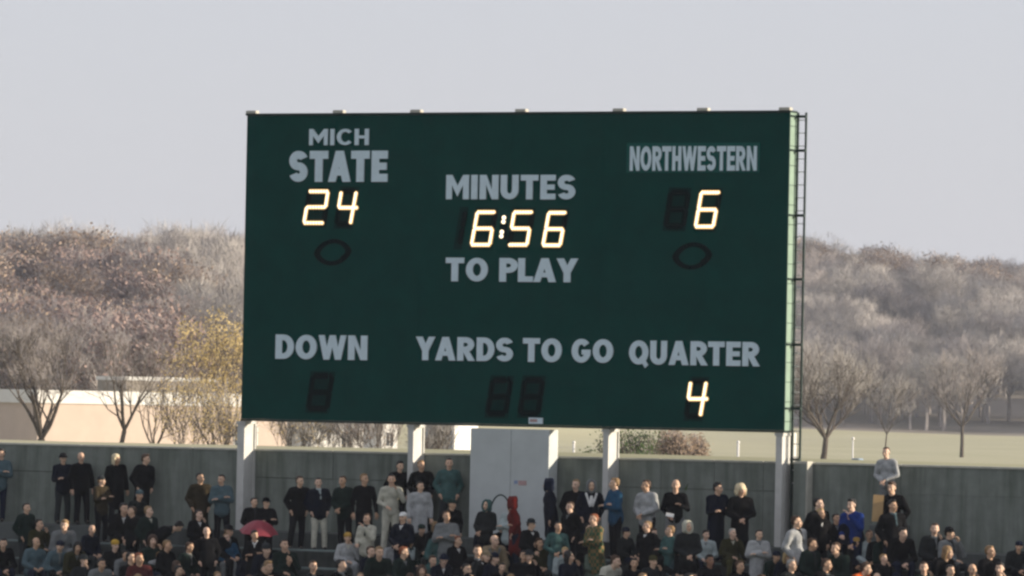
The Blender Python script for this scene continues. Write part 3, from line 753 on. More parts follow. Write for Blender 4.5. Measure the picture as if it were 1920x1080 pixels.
# joints, metres, facing -Y; arms given for left and right (x>0 first)
def skeleton(pose):
    sit = pose.startswith('sit')
    P = {}
    P['pel'] = Vector((0, 0, .95)); P['chest'] = Vector((0, 0, 1.28)); P['neck'] = Vector((0, 0, 1.47)); P['head'] = Vector((0, -.02, 1.625))
    lean = {'sitlean': R(28), 'bend': R(62), 'cup': R(6), 'sit': R(6)}.get(pose, R(2))
    a = pose
    arms = {'stand': [((.265, .02, 1.13), (.265, -.07, .88)), ((-.265, .02, 1.13), (-.265, -.07, .88))],
            'pocket': [((.29, .07, 1.14), (.20, -.05, .96)), ((-.29, .07, 1.14), (-.20, -.05, .96))],
            'cross': [((.25, -.09, 1.13), (-.06, -.22, 1.17)), ((-.25, -.09, 1.13), (.07, -.20, 1.21))],
            'clasp': [((.27, -.03, 1.12), (.05, -.24, 1.02)), ((-.27, -.03, 1.12), (-.05, -.24, 1.0))],
            'raise': [((.27, -.14, 1.18), (.10, -.25, 1.45)), ((-.27, -.02, 1.12), (-.10, -.24, 1.05))],
            'cup': [((.27, -.08, 1.14), (.12, -.27, 1.25)), ((-.26, -.02, 1.12), (-.12, -.22, 1.02))],
            'sit': [((.27, -.08, 1.13), (.10, -.32, 1.08)), ((-.27, -.08, 1.13), (-.09, -.32, 1.06))],
            'sitlean': [((.27, -.18, 1.14), (.05, -.40, 1.18)), ((-.27, -.18, 1.14), (-.05, -.40, 1.14))],
            'sithand': [((.26, -.16, 1.16), (.08, -.22, 1.46)), ((-.27, -.08, 1.13), (-.05, -.30, 1.08))],
            'bend': [((.24, -.1, 1.12), (.14, -.32, .98)), ((-.24, -.1, 1.12), (-.14, -.32, .98))]}[pose]
    sh = [Vector((.185, 0, 1.40)), Vector((-.185, 0, 1.40))]
    piv = P['pel']
    rotm = Matrix.Rotation(lean, 3, 'X')
    up = lambda q: piv + rotm @ (Vector(q) - piv)
    dz = Vector((0, .06, -.43)) if sit else Vector((0, 0, 0))
    K = {}
    K['rot'] = rotm
    for k in P: K[k] = up(P[k]) + dz
    K['waist'] = up((0, 0, 1.08)) + dz
    K['sh'] = [up(q) + dz for q in sh]
    K['el'] = [up(arms[i][0]) + dz for i in (0, 1)]
    K['wr'] = [up(arms[i][1]) + dz for i in (0, 1)]
    hip = [Vector((.095, 0, .90)) + dz, Vector((-.095, 0, .90)) + dz]
    if sit:
        kn = [Vector((.15, -.40, .50)), Vector((-.15, -.40, .50))]; an = [Vector((.14, -.38, .09)), Vector((-.14, -.38, .09))]
    else:
        kn = [Vector((.11, -.03, .50)), Vector((-.12, -.01, .50))]; an = [Vector((.12, .02, .09)), Vector((-.14, .02, .09))]
        if pose == 'bend': kn = [Vector((.11, -.12, .48)), Vector((-.12, -.02, .5))]
    K['hip'], K['kn'], K['an'] = hip, kn, an
    if pose == 'bend': K['headrot'] = Matrix.Rotation(R(-10), 3, 'X') @ rotm
    else: K['headrot'] = Matrix.Rotation(lean * .35, 3, 'X')
    return K
def head_frame(K, yaw):
    rot = K['headrot'] @ Matrix.Rotation(yaw, 3, 'Z')
    return K['head'], rot
def hand(mb, wr, el, side):
    d = (wr - el).normalized(); up_ = Vector((0, 0, 1)); x = d.cross(up_)
    x = x.normalized() if x.length > .1 else Vector((1, 0, 0)); n = x.cross(d).normalized()
    rot = Matrix((x, d, n)).transposed()
    c = wr + d * .05
    mb.ball(c, (.042, .052, .018), 8, 6, rot)
    for k, ln in enumerate((.064, .072, .068, .052)):
        b = c + d * .04 + x * (-.030 + .020 * k)
        m_ = b + d * ln * .55 - n * .012; e = m_ + d * ln * .35 - n * ln * .38
        mb.tube(b, m_, .0095, .009, 5); mb.tube(m_, e, .009, .007, 5); mb.ball(e, .0075, 5, 4)
    b = c - d * .015 + x * (.034 * side); m_ = b + d * .03 + x * (.018 * side) - n * .012; e = m_ + d * .028 - n * .012
    mb.tube(b, m_, .012, .010, 5); mb.tube(m_, e, .010, .008, 5); mb.ball(e, .0085, 5, 4)
cache = {}
def body_mesh(pose, yaw):
    key = ('body', pose, yaw)
    if key in cache: return cache[key]
    K = skeleton(pose); c, rot = head_frame(K, R(yaw))
    hp = lambda x, y, z: c + rot @ Vector((x, y, z))
    mb = MB()
    # head
    mb.ball(hp(0, .018, .035), (.078, .094, .088), 14, 10, rot)
    mb.ball(hp(0, -.018, -.03), (.062, .072, .085), 12, 9, rot)
    mb.ball(hp(0, -.052, -.085), (.034, .034, .03), 10, 7, rot)          # chin
    mb.ball(hp(0, -.074, .022), (.046, .018, .012), 10, 6, rot)           # brow
    mb.cap(hp(0, -.086, .012), hp(0, -.108, -.027), .009, .014, 8)        # nose
    mb.ball(hp(0, -.09, -.058), (.026, .012, .011), 8, 6, rot)            # mouth
    for s in (1, -1):
        mb.ball(hp(s * .080, .012, -.008), (.011, .022, .034), 8, 6, rot)  # ear
        mb.ball(hp(s * .04, -.062, -.02), (.024, .022, .024), 8, 6, rot)   # cheek
    mb.cap(hp(0, .02, -.06), K['neck'] - Vector((0, 0, .04)), .054, .062, 12)
    # trunk and limbs
    mb.cap(K['chest'], K['waist'], .105, .09, 12); mb.cap(K['sh'][0] * .8 + K['sh'][1] * .2, K['sh'][0] * .2 + K['sh'][1] * .8, .065, .065, 10)
    mb.cap(K['waist'], K['pel'], .09, .10, 12)
    for i in (0, 1):
        mb.cap(K['sh'][i], K['el'][i], .052, .042); mb.cap(K['el'][i], K['wr'][i], .040, .030)
        mb.cap(K['hip'][i], K['kn'][i], .085, .055); mb.cap(K['kn'][i], K['an'][i], .052, .038)
        mb.cap(K['an'][i] - Vector((0, 0, .03)), K['an'][i] + Vector((0, -.13, -.045)), .04, .034)
    me = remesh(mb, .0125, 2)
    me.materials.append(M['skin']); me.materials.append(M['facedark']); me.materials.append(M['lips'])
    inv = rot.transposed()
    for p in me.polygons:
        q = inv @ (p.center - c)
        if q.y < -.045:
            if abs(abs(q.x) - .030) < .013 and abs(q.z - .008) < .007: p.material_index = 1
            elif abs(abs(q.x) - .031) < .021 and abs(q.z - .034) < .005: p.material_index = 1
            elif abs(q.x) < .026 and abs(q.z + .060) < .007 and q.y < -.07: p.material_index = 2
    # fingers joined on
    hb = MB()
    for i, s in ((0, 1), (1, -1)): hand(hb, K['wr'][i], K['el'][i], -s)
    V = [tuple(v.co) for v in me.vertices] + hb.V; k = len(me.vertices)
    F = [tuple(p.vertices) for p in me.polygons] + [tuple(i + k for i in f) for f in hb.F]
    mi = [p.material_index for p in me.polygons] + [0] * len(hb.F)
    out = bpy.data.meshes.new('body'); out.from_pydata(V, [], F); out.update()
    for m_ in (M['skin'], M['facedark'], M['lips']): out.materials.append(m_)
    out.polygons.foreach_set('material_index', mi); out.polygons.foreach_set('use_smooth', [True] * len(F))
    bpy.data.meshes.remove(me); cache[key] = out; return out
def top_mesh(pose, kind):
    """kind: jumper, jacket, coat (long), hooded"""
    key = ('top', pose, kind)
    if key in cache: return cache[key]
    K = skeleton(pose); mb = MB(); rot = K['rot']; sit = pose.startswith('sit')
    b = {'jumper': 0, 'jacket': .016, 'coat': .022, 'hooded': .02, 'poncho': .03}[kind]
    T = lambda x, y, z, k='chest': K[k] + rot @ Vector((x, y, z))
    mb.ball(T(0, 0, 0), (.185 + b, .128 + b, .18), 14, 10, rot); mb.ball(T(0, -.01, -.03, 'waist'), (.180 + b, .125 + b, .27), 14, 10, rot)
    mb.cap(lerp(K['sh'][1], K['sh'][0], .12), lerp(K['sh'][1], K['sh'][0], .88), .085 + b * .5, None, 12)
    mb.cap(T(0, .0, -.09, 'neck'), T(0, .005, -.015, 'neck'), .10, .066, 12)
    if kind in ('jacket', 'coat', 'hooded'): mb.cap(T(-.05, .02, -.0, 'neck'), T(.05, .02, -.0, 'neck'), .045, .045, 10)
    for i in (0, 1):
        mb.cap(K['sh'][i], K['el'][i], .068 + b, .056 + b); mb.cap(K['el'][i], lerp(K['el'][i], K['wr'][i], .93), .056 + b, .043 + b * .7)
        mb.ball(K['el'][i], .06 + b, 8, 6)
    if not sit:
        low = .46 if kind == 'coat' else (.84 if kind == 'jumper' else .78)
        top_ = K['pel']
        mb.cap(Vector((.05, .0, low + .08)), top_ + Vector((.035, 0, .05)), .135 + b, .13 + b, 12); mb.cap(Vector((-.05, .0, low + .08)), top_ + Vector((-.035, 0, .05)), .135 + b, .13 + b, 12)
    else:
        for i in (0, 1): mb.cap(K['hip'][i] + Vector((0, .02, .03)), lerp(K['hip'][i], K['kn'][i], .35 if kind != 'coat' else .75) + Vector((0, 0, .02)), .125 + b, .10 + b, 10)
    me = remesh(mb, .02, 3, .013, hash(pose) % 7 + len(kind))
    me.materials.append(M['cloth'])
    cache[key] = me; return me
def legs_mesh(pose):
    key = ('legs', pose)
    if key in cache: return cache[key]
    K = skeleton(pose); mb = MB()
    mb.ball(K['pel'] + Vector((0, .0, -.03)), (.165, .13, .14), 12, 8)
    for i in (0, 1): mb.cap(K['hip'][i], K['kn'][i], .105, .078); mb.cap(K['kn'][i], K['an'][i] + Vector((0, 0, .01)), .078, .066)
    me = remesh(mb, .022, 3, .008, 2); me.materials.append(M['cloth']); cache[key] = me; return me
def shoe_mesh(pose, i):
    key = ('shoe', pose, i)
    if key in cache: return cache[key]
    K = skeleton(pose); a = K['an'][i]; mb = MB()
    mb.ball(a + Vector((0, -.06, -.045)), (.047, .14, .042), 10, 7); mb.ball(a + Vector((0, .01, -.02)), (.05, .06, .06), 10, 7)
    me = bpy.data.meshes.new('shoe'); me.from_pydata([tuple(v) for v in mb.V], [], mb.F); me.materials.append(M['leather'])
    me.polygons.foreach_set('use_smooth', [True] * len(me.polygons)); cache[key] = me; return me
def head_gear(kind):
    """in head space, origin at the head centre, face towards -y"""
    key = ('gear', kind)
    if key in cache: return cache[key]
    mb = MB(); sm = 2; vox = .013; disp = .006
    if kind == 'hair':
        mb.ball((0, .036, .052), (.087, .092, .086), 14, 9); mb.ball((0, .075, -.0), (.072, .05, .075), 12, 8); mb.ball((.0, -.03, .105), (.062, .05, .03), 10, 7)
    elif kind == 'short':
        mb.ball((0, .036, .048), (.083, .088, .084), 14, 9); mb.ball((0, .07, .0), (.068, .048, .06), 12, 8); mb.ball((0, -.02, .10), (.058, .045, .025), 10, 7)
    elif kind == 'balding':
        mb.ball((0, .07, .0), (.078, .045, .062), 12, 8)
        for s in (1, -1): mb.ball((s * .072, .035, .01), (.016, .045, .04), 8, 6)
    elif kind == 'long':
        mb.ball((0, .03, .05), (.096, .10, .092), 14, 9); mb.ball((0, .07, -.06), (.10, .055, .12), 12, 9)
        for s in (1, -1): mb.cap((s * .082, -.005, .03), (s * .09, .01, -.13), .026, .03, 8)
        disp = .01
    elif kind == 'bouffant':
        mb.ball((0, .035, .06), (.125, .125, .115), 14, 9); mb.ball((0, .07, -.03), (.125, .08, .12), 12, 9)
        for s in (1, -1): mb.cap((s * .10, -.015, .03), (s * .105, .0, -.09), .035, .035, 8)
        disp = .02
    elif kind == 'hood':
        n = 16
        for k in range(n):      # a rim round the face and the bag behind
            a = 2 * math.pi * k / n; a2 = 2 * math.pi * (k + 1) / n
            p = lambda t: Vector((math.sin(t) * .098, -.050 + .02 * math.cos(t), math.cos(t) * .135 + .0))
            mb.cap(p(a), p(a2), .022, .022, 6)
        mb.ball((0, .045, .045), (.108, .105, .108), 14, 9); mb.ball((0, .05, -.06), (.105, .095, .12), 12, 9)
        for s in (1, -1): mb.ball((s * .09, -.0, -.01), (.028, .06, .12), 8, 7)
        mb.ball((0, .10, .09), (.05, .05, .06), 8, 6)
    elif kind == 'beanie':
        mb.ball((0, .015, .07), (.095, .105, .075), 14, 9); mb.ball((0, .012, .040), (.1, .108, .028), 14, 7); disp = .004
    elif kind == 'cap':
        mb.ball((0, .015, .068), (.09, .10, .062), 14, 9); mb.ball((0, -.115, .045), (.062, .06, .011), 12, 6); mb.ball((0, .01, .04), (.092, .102, .02), 12, 6); disp = .002
    elif kind == 'hat':
        mb.ball((0, .01, .09), (.088, .10, .062), 14, 9); mb.tube((0, .01, .035), (0, .01, .10), .094, .085, 14); mb.ball((0, .005, .045), (.15, .165, .012), 18, 6); disp = .003
    elif kind == 'scarf':
        n = 12
        for k in range(n):
            a = 2 * math.pi * k / n; a2 = 2 * math.pi * (k + 1) / n
            p = lambda t: Vector((math.sin(t) * .072, .015 + math.cos(t) * .075, .0))
            mb.cap(p(a), p(a2), .03, .03, 6)
        mb.cap((.02, -.08, -.02), (.03, -.135, -.22), .032, .026, 8); disp = .008
    elif kind == 'collar':
        for s in (1, -1):
            mb.cap((s * .055, .0, .01), (s * .02, -.10, -.05), .022, .018, 8); mb.cap((s * .06, .03, .015), (s * .055, .0, .01), .022, .022, 8)
        mb.cap((0, -.095, -.05), (0, -.125, -.14), .022, .012, 8); disp = 0
    elif kind == 'lapel':
        for s in (1, -1): mb.cap((s * .115, -.07, -.01), (s * .03, -.158, -.27), .030, .024, 8)
        mb.cap((0, -.12, -.08), (0, -.15, -.24), .04, .03, 8); disp = 0
    me = remesh(mb, vox, sm, disp, len(kind))
    me.materials.append(M['cloth'] if kind in ('hood', 'beanie', 'cap', 'hat', 'scarf', 'collar', 'lapel') else M['hair'])
    cache[key] = me; return me

SKIN = [(.60, .39, .27), (.66, .45, .33), (.54, .34, .22), (.63, .42, .29)]
HAIRC = {'brown': (.06, .032, .018), 'dark': (.012, .010, .009), 'blond': (.42, .30, .14), 'grey': (.30, .29, .27), 'sandy': (.24, .15, .07), 'fair': (.62, .52, .34), 'red': (.22, .07, .03)}
CC = {'black': (.008, .008, .010), 'navy': (.010, .014, .030), 'darkgreen': (.016, .034, .028), 'olive': (.058, .055, .022), 'brown': (.065, .05, .028), 'grey': (.17, .18, .18), 'lightgrey': (.36, .37, .37),
      'cream': (.47, .46, .38), 'bluegrey': (.075, .115, .13), 'teal': (.05, .105, .10), 'blue': (.022, .075, .14), 'royal': (.012, .035, .17), 'white': (.68, .68, .66), 'red': (.115, .013, .011), 'tan': (.24, .19, .12),
      'yellow': (.50, .31, .05), 'orange': (.55, .11, .03), 'charcoal': (.03, .034, .036), 'pale': (.36, .42, .42), 'greygreen': (.11, .14, .11), 'maroon': (.08, .02, .02), 'gold': (.45, .28, .07)}
HT = {}
def pose_top(pose, gear=''):
    K = skeleton(pose); q = K['head'] + K['headrot'] @ Vector((0, 0, .135)); return q.z, K['head']
used = []
def person(px, py, pose, top, legs, label, hair='short', hc='brown', kind='jacket', face=0, turn=None, row=None, extra=None, ec='white', cap_c=None, fixed=None, skin=None, group=None):
    if pose == 'sit': pose = rnd.choice(('sit', 'sit', 'sitlean', 'sithand'))
    if pose == 'clasp' and rnd.random() < .35: pose = 'cross'
    if not extra and hair != 'hood' and py > 930 and rnd.random() < .4: extra, ec = rnd.choice((('collar', 'white'), ('collar', 'grey'), ('scarf', 'charcoal'), ('scarf', 'grey'), ('collar', 'cream')))
    th, hd = pose_top(pose)
    if turn is None: turn = rnd.uniform(30, 78)
    elif turn > 0: turn += 14
    if face == 0 and rnd.random() < .6 and turn > 5: face = 25
    tz = R(turn)
    hoff = Matrix.Rotation(tz, 3, 'Z') @ Vector((hd.x, hd.y, 0))
    best = None
    for k in (range(0, 9) if row is None else [row]):
        yy = row_y(k) + (.0 if pose.startswith('sit') else -.08)
        p = on_y(px, py, yy + hoff.y); fz = floor_z(k) if fixed is None else fixed
        sc = (p.z - fz) / th
        cost = abs(sc - 1) * 8 + (30 if (sc < .88 or sc > 1.10) and row is None else 0)
        for (ux, uk) in used:
            if uk == k and abs(ux - p.x) < .44: cost += 1.2 * (1 - abs(ux - p.x) / .44)
        if best is None or cost < best[0]: best = (cost, k, p.x, yy, fz, sc)
    _, k, x, yy, fz, sc = best
    sc = min(max(sc, .87), 1.10); used.append((x, k))
    root = empty('person', (x - hoff.x, yy, fz), label, 'person', group, tz); root.scale = (sc, sc, sc)
    root.rotation_euler = (R(rnd.uniform(-3, 4)), R(rnd.uniform(-3.5, 3.5)), tz)
    from_mesh('body', body_mesh(pose, face), root, color=skin or rnd.choice(SKIN))
    CCs = tuple(c_ * (.5 if max(CC[top]) < .08 else .92) for c_ in CC[top])
    tp = from_mesh({'jumper': 'jumper', 'jacket': 'jacket', 'coat': 'coat', 'hooded': 'hooded_jacket', 'poncho': 'poncho'}[kind], top_mesh(pose, kind), root, color=CCs)
    from_mesh('trousers', legs_mesh(pose), root, color=CC[legs])
    for i in (0, 1): from_mesh('shoe', shoe_mesh(pose, i), root)
    K = skeleton(pose); c, rot = head_frame(K, R(face))
    if hair:
        o = from_mesh({'hood': 'hood', 'beanie': 'knitted_hat', 'cap': 'cap', 'hat': 'hat'}.get(hair, 'hair'), head_gear(hair), root, color=CC[cap_c] if cap_c else (CC[top] if hair == 'hood' else HAIRC[hc]))
        o.matrix_local = Matrix.Translation(c) @ rot.to_4x4()
        if hair in ('cap', 'beanie', 'hat'):
            o = from_mesh('hair', head_gear('balding'), root, color=HAIRC[hc]); o.matrix_local = Matrix.Translation(c) @ rot.to_4x4()
    if extra:
        o = from_mesh(extra, head_gear(extra), root, color=CC[ec]); o.matrix_local = Matrix.Translation(K['neck']) @ K['rot'].to_4x4()
    return root, K

# plaid cloth for one coat
M['plaid'] = new_mat('plaid_wool', (.1, .12, .05), rough=.95, spec=.1)
t = M['plaid'].node_tree; n_ = t.nodes; tc = n_.new('ShaderNodeTexCoord'); ck = n_.new('ShaderNodeTexChecker'); ck.inputs['Scale'].default_value = 14
ck.inputs['Color1'].default_value = (.03, .075, .04, 1); ck.inputs['Color2'].default_value = (.20, .13, .06, 1)
t.links.new(tc.outputs['Object'], ck.inputs[0]); t.links.new(ck.outputs[0], n_['Principled BSDF'].inputs['Base Color'])

P = person
# people against the wall and on the upper steps, left to right
P(223, 850, 'stand', 'black', 'black', 'person in a black coat with pale blond hair, topmost by the wall at left', hc='fair', hair='long', kind='coat', row=0, face=25, turn=45)
P(266, 850, 'pocket', 'black', 'black', 'brown haired person in a black coat right of the pale blond one by the wall', hc='brown', hair='hair', kind='coat', row=0, face=25, turn=50)
P(378, 886, 'pocket', 'brown', 'black', 'person in a long olive brown overcoat standing left of the first column', hair='short', hc='dark', kind='coat', row=1, face=25, turn=25)
P(420, 889, 'clasp', 'bluegrey', 'black', 'person in a blue grey jacket and black trousers close to the first column', hc='dark', row=1, turn=10, face=-25)
P(472, 932, 'clasp', 'black', 'black', 'person in dark clothes behind the left part of the red umbrella', hc='dark', row=2)
P(499, 933, 'clasp', 'black', 'black', 'person in a dark hat behind the right part of the red umbrella', hair='hat', cap_c='black', hc='dark', row=2)
P(558, 891, 'pocket', 'black', 'black', 'broad person all in black standing alone right of the first column', hc='brown', hair='short', kind='jacket', row=1, face=25, turn=30)
P(603, 895, 'pocket', 'navy', 'cream', 'person in a navy jacket with pale trousers', hc='dark', kind='hooded', row=1, face=0, turn=25, extra='scarf', ec='pale')
P(650, 891, 'clasp', 'darkgreen', 'black', 'person in a dark green jacket squeezed between the pale trousers and the black jumper', hc='brown', row=1, turn=-5)
P(686, 887, 'stand', 'black', 'black', 'tall person in a big black jumper with a sunlit face', hc='sandy', hair='short', kind='jumper', row=1, face=0, turn=30)
P(734, 888, 'raise', 'cream', 'cream', 'person in a cream sweater and cream trousers left of the second column', hc='dark', kind='jumper', row=1, turn=15)
P(745, 863, 'pocket', 'black', 'black', 'dark haired person behind the cream sweater, against the wall', hc='dark', row=0, hair='hair')
P(789, 902, 'stand', 'lightgrey', 'grey', 'person in a light grey coat just right of the second column', hc='dark', kind='coat', row=1, turn=25)
P(796, 862, 'pocket', 'black', 'black', 'person in black at the wall behind the light grey coat', hc='sandy', row=0)
P(842, 858, 'pocket', 'teal', 'charcoal', 'person in a teal grey jacket at the wall left of the booth', hc='dark', row=0, kind='jacket', turn=20)
P(1036, 897, 'stand', 'navy', 'black', 'person in a dark hooded coat seen from the side at the booth\'s right edge', hair='hood', kind='coat', row=1, turn=-55, face=-25)
P(1078, 897, 'pocket', 'black', 'black', 'fair faced person in a black jacket left of the white hood', hc='sandy', row=1, face=-25, turn=10)
P(1106, 899, 'pocket', 'navy', 'navy', 'person in a pale grey hood and navy jacket with broad white lapels', hair='hood', cap_c='grey', kind='jacket', row=1, extra='lapel', ec='white', turn=20)
P(1154, 894, 'clasp', 'blue', 'black', 'person in a blue jacket and black trousers in front of the fourth column', hc='sandy', hair='short', row=1, turn=-35, face=-25)
P(1215, 899, 'clasp', 'lightgrey', 'black', 'bearded person in a light grey zipped jacket', hc='brown', hair='short', row=1, turn=-10, face=-25)
P(1264, 898, 'cup', 'black', 'grey', 'balding person in a black jumper and grey trousers holding a paper', hc='grey', hair='balding', kind='jumper', row=1, turn=10)
P(1344, 903, 'clasp', 'navy', 'navy', 'dark haired person in a navy coat next to the blond bouffant woman', hc='dark', hair='hair', kind='coat', row=1, turn=45, face=25)
P(1388, 908, 'clasp', 'black', 'black', 'woman in a black green coat with big blond bouffant hair', hc='fair', hair='bouffant', kind='coat', row=1, turn=20, face=25)
P(1541, 926, 'pocket', 'black', 'black', 'dark haired person in black standing right of the pilaster', hc='dark', row=2)
P(1603, 926, 'raise', 'royal', 'navy', 'person in a royal blue jacket with dark hair near the right edge', hc='dark', hair='hair', row=2, turn=-10)
P(1668, 837, 'clasp', 'lightgrey', 'grey', 'person in a grey sweater standing higher than everyone, head above the wall', hc='brown', kind='jumper', row=0, fixed=floor_z(0) + .56, turn=0, face=0)
P(1679, 894, 'pocket', 'black', 'black', 'brown haired person in black below the one in the grey sweater', hc='brown', hair='hair', row=1, turn=0)
P(1681, 925, 'pocket', 'black', 'navy', 'person in black with a brightly lit face beside the brown card', hc='dark', hair='hair', row=2, extra='scarf', ec='bluegrey', face=0)
# crowd below
P(258, 918, 'sit', 'charcoal', 'black', 'dim grey faced person seated below the two in black coats', hair='beanie', cap_c='bluegrey', hc='grey')
P(232, 936, 'sit', 'black', 'black', 'person in black seated at the far left, half hidden', hc='dark')
P(247, 948, 'pocket', 'black', 'black', 'tan faced person in black looking left, lower left', hc='brown', hair='short', turn=-20, face=-25, kind='jacket')
P(284, 948, 'pocket', 'darkgreen', 'black', 'person in a dark coat with a pale fur collar', hc='sandy', extra='collar', ec='cream', face=25)
P(330, 978, 'bend', 'black', 'grey', 'person bending over in grey blue trousers', hc='dark', turn=95)
P(394, 987, 'pocket', 'black', 'black', 'person in black with a bright pale face under the olive overcoat', hair='balding', hc='sandy', kind='jacket', face=0, turn=25)
P(349, 1015, 'sit', 'darkgreen', 'charcoal', 'person in a dark green coat seated right of the grey blue trousers', hc='brown')
P(214, 1011, 'sit', 'black', 'black', 'person in a yellow knitted hat at the left edge', hair='beanie', cap_c='yellow')
P(241, 1034, 'sitlean', 'grey', 'black', 'person in a grey coat leaning forward at the lower left', hc='dark')
P(266, 1028, 'sit', 'maroon', 'black', 'person with a red brown scarf right of the grey coat', hc='red')
P(298, 1034, 'sitlean', 'lightgrey', 'charcoal', 'person in a pale coat leaning forward beneath the pale fur collar', hc='sandy')
P(431, 1001, 'sit', 'blue', 'grey', 'person in a bright blue jacket left of the red umbrella', hc='sandy')
um_root, um_K = P(477, 993, 'clasp', 'black', 'black', 'dark haired person in black with a white collar in front of the red umbrella', hc='dark', hair='hair', kind='jumper', extra='collar', ec='white', turn=15)
P(537, 1008, 'sit', 'darkgreen', 'darkgreen', 'person in a dark green anorak seated right of the red umbrella', hc='dark')
P(686, 962, 'raise', 'cream', 'charcoal', 'person in a cream jacket and dark scarf leaning to one side', hc='brown', extra='scarf', ec='charcoal', turn=-10)
P(655, 998, 'sit', 'lightgrey', 'grey', 'person in a pale grey coat and golden knitted hat', hair='beanie', cap_c='gold', kind='coat', turn=20)
P(697, 1023, 'sit', 'navy', 'black', 'person in navy seated right of the golden hat', hc='brown')
P(752, 959, 'clasp', 'navy', 'navy', 'person in a bright white cap and navy coat', hair='cap', cap_c='white', hc='grey', turn=0)
P(738, 1006, 'sit', 'lightgrey', 'navy', 'brown haired person in a light grey top below the white cap', hc='brown', hair='hair', extra='scarf', ec='navy')
P(754, 1023, 'sit', 'darkgreen', 'black', 'person with an orange lit face low between two others', hc='red')
P(772, 1005, 'sit', 'darkgreen', 'black', 'person in dark green with a pale shirt front', hc='dark', extra='lapel', ec='pale')
P(794, 984, 'sit', 'black', 'black', 'ruddy person in black under the light grey coat', hc='dark', hair='beanie', cap_c='darkgreen')
P(812, 1040, 'sitlean', 'teal', 'black', 'person holding hands to the chin low in front of the grey teal coat', hc='brown')
P(822, 984, 'sit', 'teal', 'bluegrey', 'blond person with a brightly lit face in a grey teal coat', hc='blond', face=25, kind='coat', turn=25)
P(839, 957, 'clasp', 'grey', 'grey', 'person in a grey jacket behind the blond one in teal', hc='brown', turn=10, face=0)
P(850, 935, 'pocket', 'black', 'black', 'person in a dark green cap left of the booth', hair='cap', cap_c='darkgreen')
P(857, 1003, 'sit', 'black', 'black', 'person in black with a white shirt collar and ruddy face', hc='red', extra='collar', ec='white')
P(905, 937, 'clasp', 'charcoal', 'black', 'person in a teal hood and dark coat in front of the booth', hair='hood', cap_c='teal', turn=-10)
P(948, 941, 'clasp', 'pale', 'navy', 'dark haired person with a white scarf under the arched hoop', hc='dark', extra='scarf', ec='white', turn=-5)
P(968, 931, 'pocket', 'red', 'navy', 'person in a red hooded poncho in front of the booth', hair='hood', cap_c='red', kind='coat', turn=-60, face=-25)
P(913, 978, 'sit', 'navy', 'navy', 'person in navy with a pale blue scarf below the teal hood', hc='brown', extra='scarf', ec='pale')
P(944, 979, 'sit', 'black', 'black', 'person in a black hat below the white scarf', hair='hat', cap_c='black')
P(934, 1003, 'sit', 'tan', 'tan', 'balding person in a beige overcoat with a dark tie', hair='balding', hc='sandy', extra='lapel', ec='grey', kind='coat')
P(896, 1019, 'sit', 'black', 'black', 'pale faced person in black, lower centre left of the tan cap', hc='brown')
P(908, 1031, 'sit', 'charcoal', 'black', 'person in a tan cap and white scarf at the bottom of the crowd', hair='cap', cap_c='tan', extra='scarf', ec='white')
P(990, 972, 'clasp', 'black', 'black', 'bespectacled person in a black coat and dark hat under the red poncho', hair='hat', cap_c='charcoal', kind='coat')
P(983, 1031, 'sit', 'black', 'black', 'dark haired person with a white collar at the bottom centre', hc='dark', extra='collar', ec='white')
P(1018, 1008, 'sit', 'olive', 'charcoal', 'person in an olive coat left of the grey teal jumper', hc='brown', hair='hair')
P(1040, 977, 'clasp', 'teal', 'bluegrey', 'person in a plain grey teal jumper with one arm bent', hc='dark', kind='jumper', turn=15)
P(1068, 940, 'pocket', 'black', 'black', 'pale faced person in black beneath the white lapels', hc='brown', hair='short', turn=-20)
plaid_root, _ = P(1122, 962, 'clasp', 'olive', 'olive', 'person in a green and brown plaid coat', hc='red', kind='coat', turn=-30)
plaid_root.children[1].data = plaid_root.children[1].data.copy(); plaid_root.children[1].data.materials[0] = M['plaid']
P(1097, 980, 'sit', 'black', 'black', 'person in black seated left of the plaid coat', hc='dark')
P(1115, 1018, 'sit', 'greygreen', 'greygreen', 'grey haired person in a grey green coat, bottom row', hc='grey', hair='balding')
P(1063, 1024, 'sitlean', 'pale', 'black', 'blond person in a pale teal jacket leaning forward', hc='blond')
P(1148, 1034, 'sitlean', 'cream', 'black', 'person in a cream jacket stretching the arms forward, bottom row', hc='brown', turn=55)
P(1212, 976, 'pocket', 'black', 'black', 'person in a wide black coat below the light grey zipped jacket', hc='sandy', kind='coat', turn=-10, face=-25)
P(1222, 1041, 'sit', 'charcoal', 'black', 'person in a yellow green knitted hat, bottom row', hair='beanie', cap_c='olive')
P(1247, 984, 'clasp', 'teal', 'bluegrey', 'sandy haired person looking left in a teal coat', hc='sandy', turn=-30, face=-25)
P(1293, 976, 'clasp', 'charcoal', 'black', 'person in a cream white hood and dark coat', hair='hood', cap_c='cream', turn=20)
P(1253, 1024, 'sit', 'black', 'black', 'person in a black coat and tie low beside the white shirt', hc='dark', extra='collar', ec='grey')
P(1288, 1022, 'sit', 'black', 'black', 'person in a black coat over a white shirt below the cream hood', hc='brown', extra='lapel', ec='white')
P(1322, 994, 'sit', 'pale', 'navy', 'person in a pale blue grey jacket looking down', hc='dark', hair='hair', turn=15)
P(1337, 1039, 'sit', 'black', 'black', 'brown faced person low in front of the pale blue grey jacket', hc='dark', hair='hair', skin=(.28, .15, .09))
P(1371, 990, 'sit', 'olive', 'olive', 'grey haired person in an olive green coat facing ahead', hc='grey', kind='coat', turn=25)
P(1419, 992, 'clasp', 'lightgrey', 'grey', 'dark haired bespectacled person in a light grey coat left of the fifth column', hc='dark', kind='coat', turn=15)
P(1479, 1033, 'sit', 'navy', 'black', 'blond child in navy at the foot of the fifth column', hc='blond', hair='long')
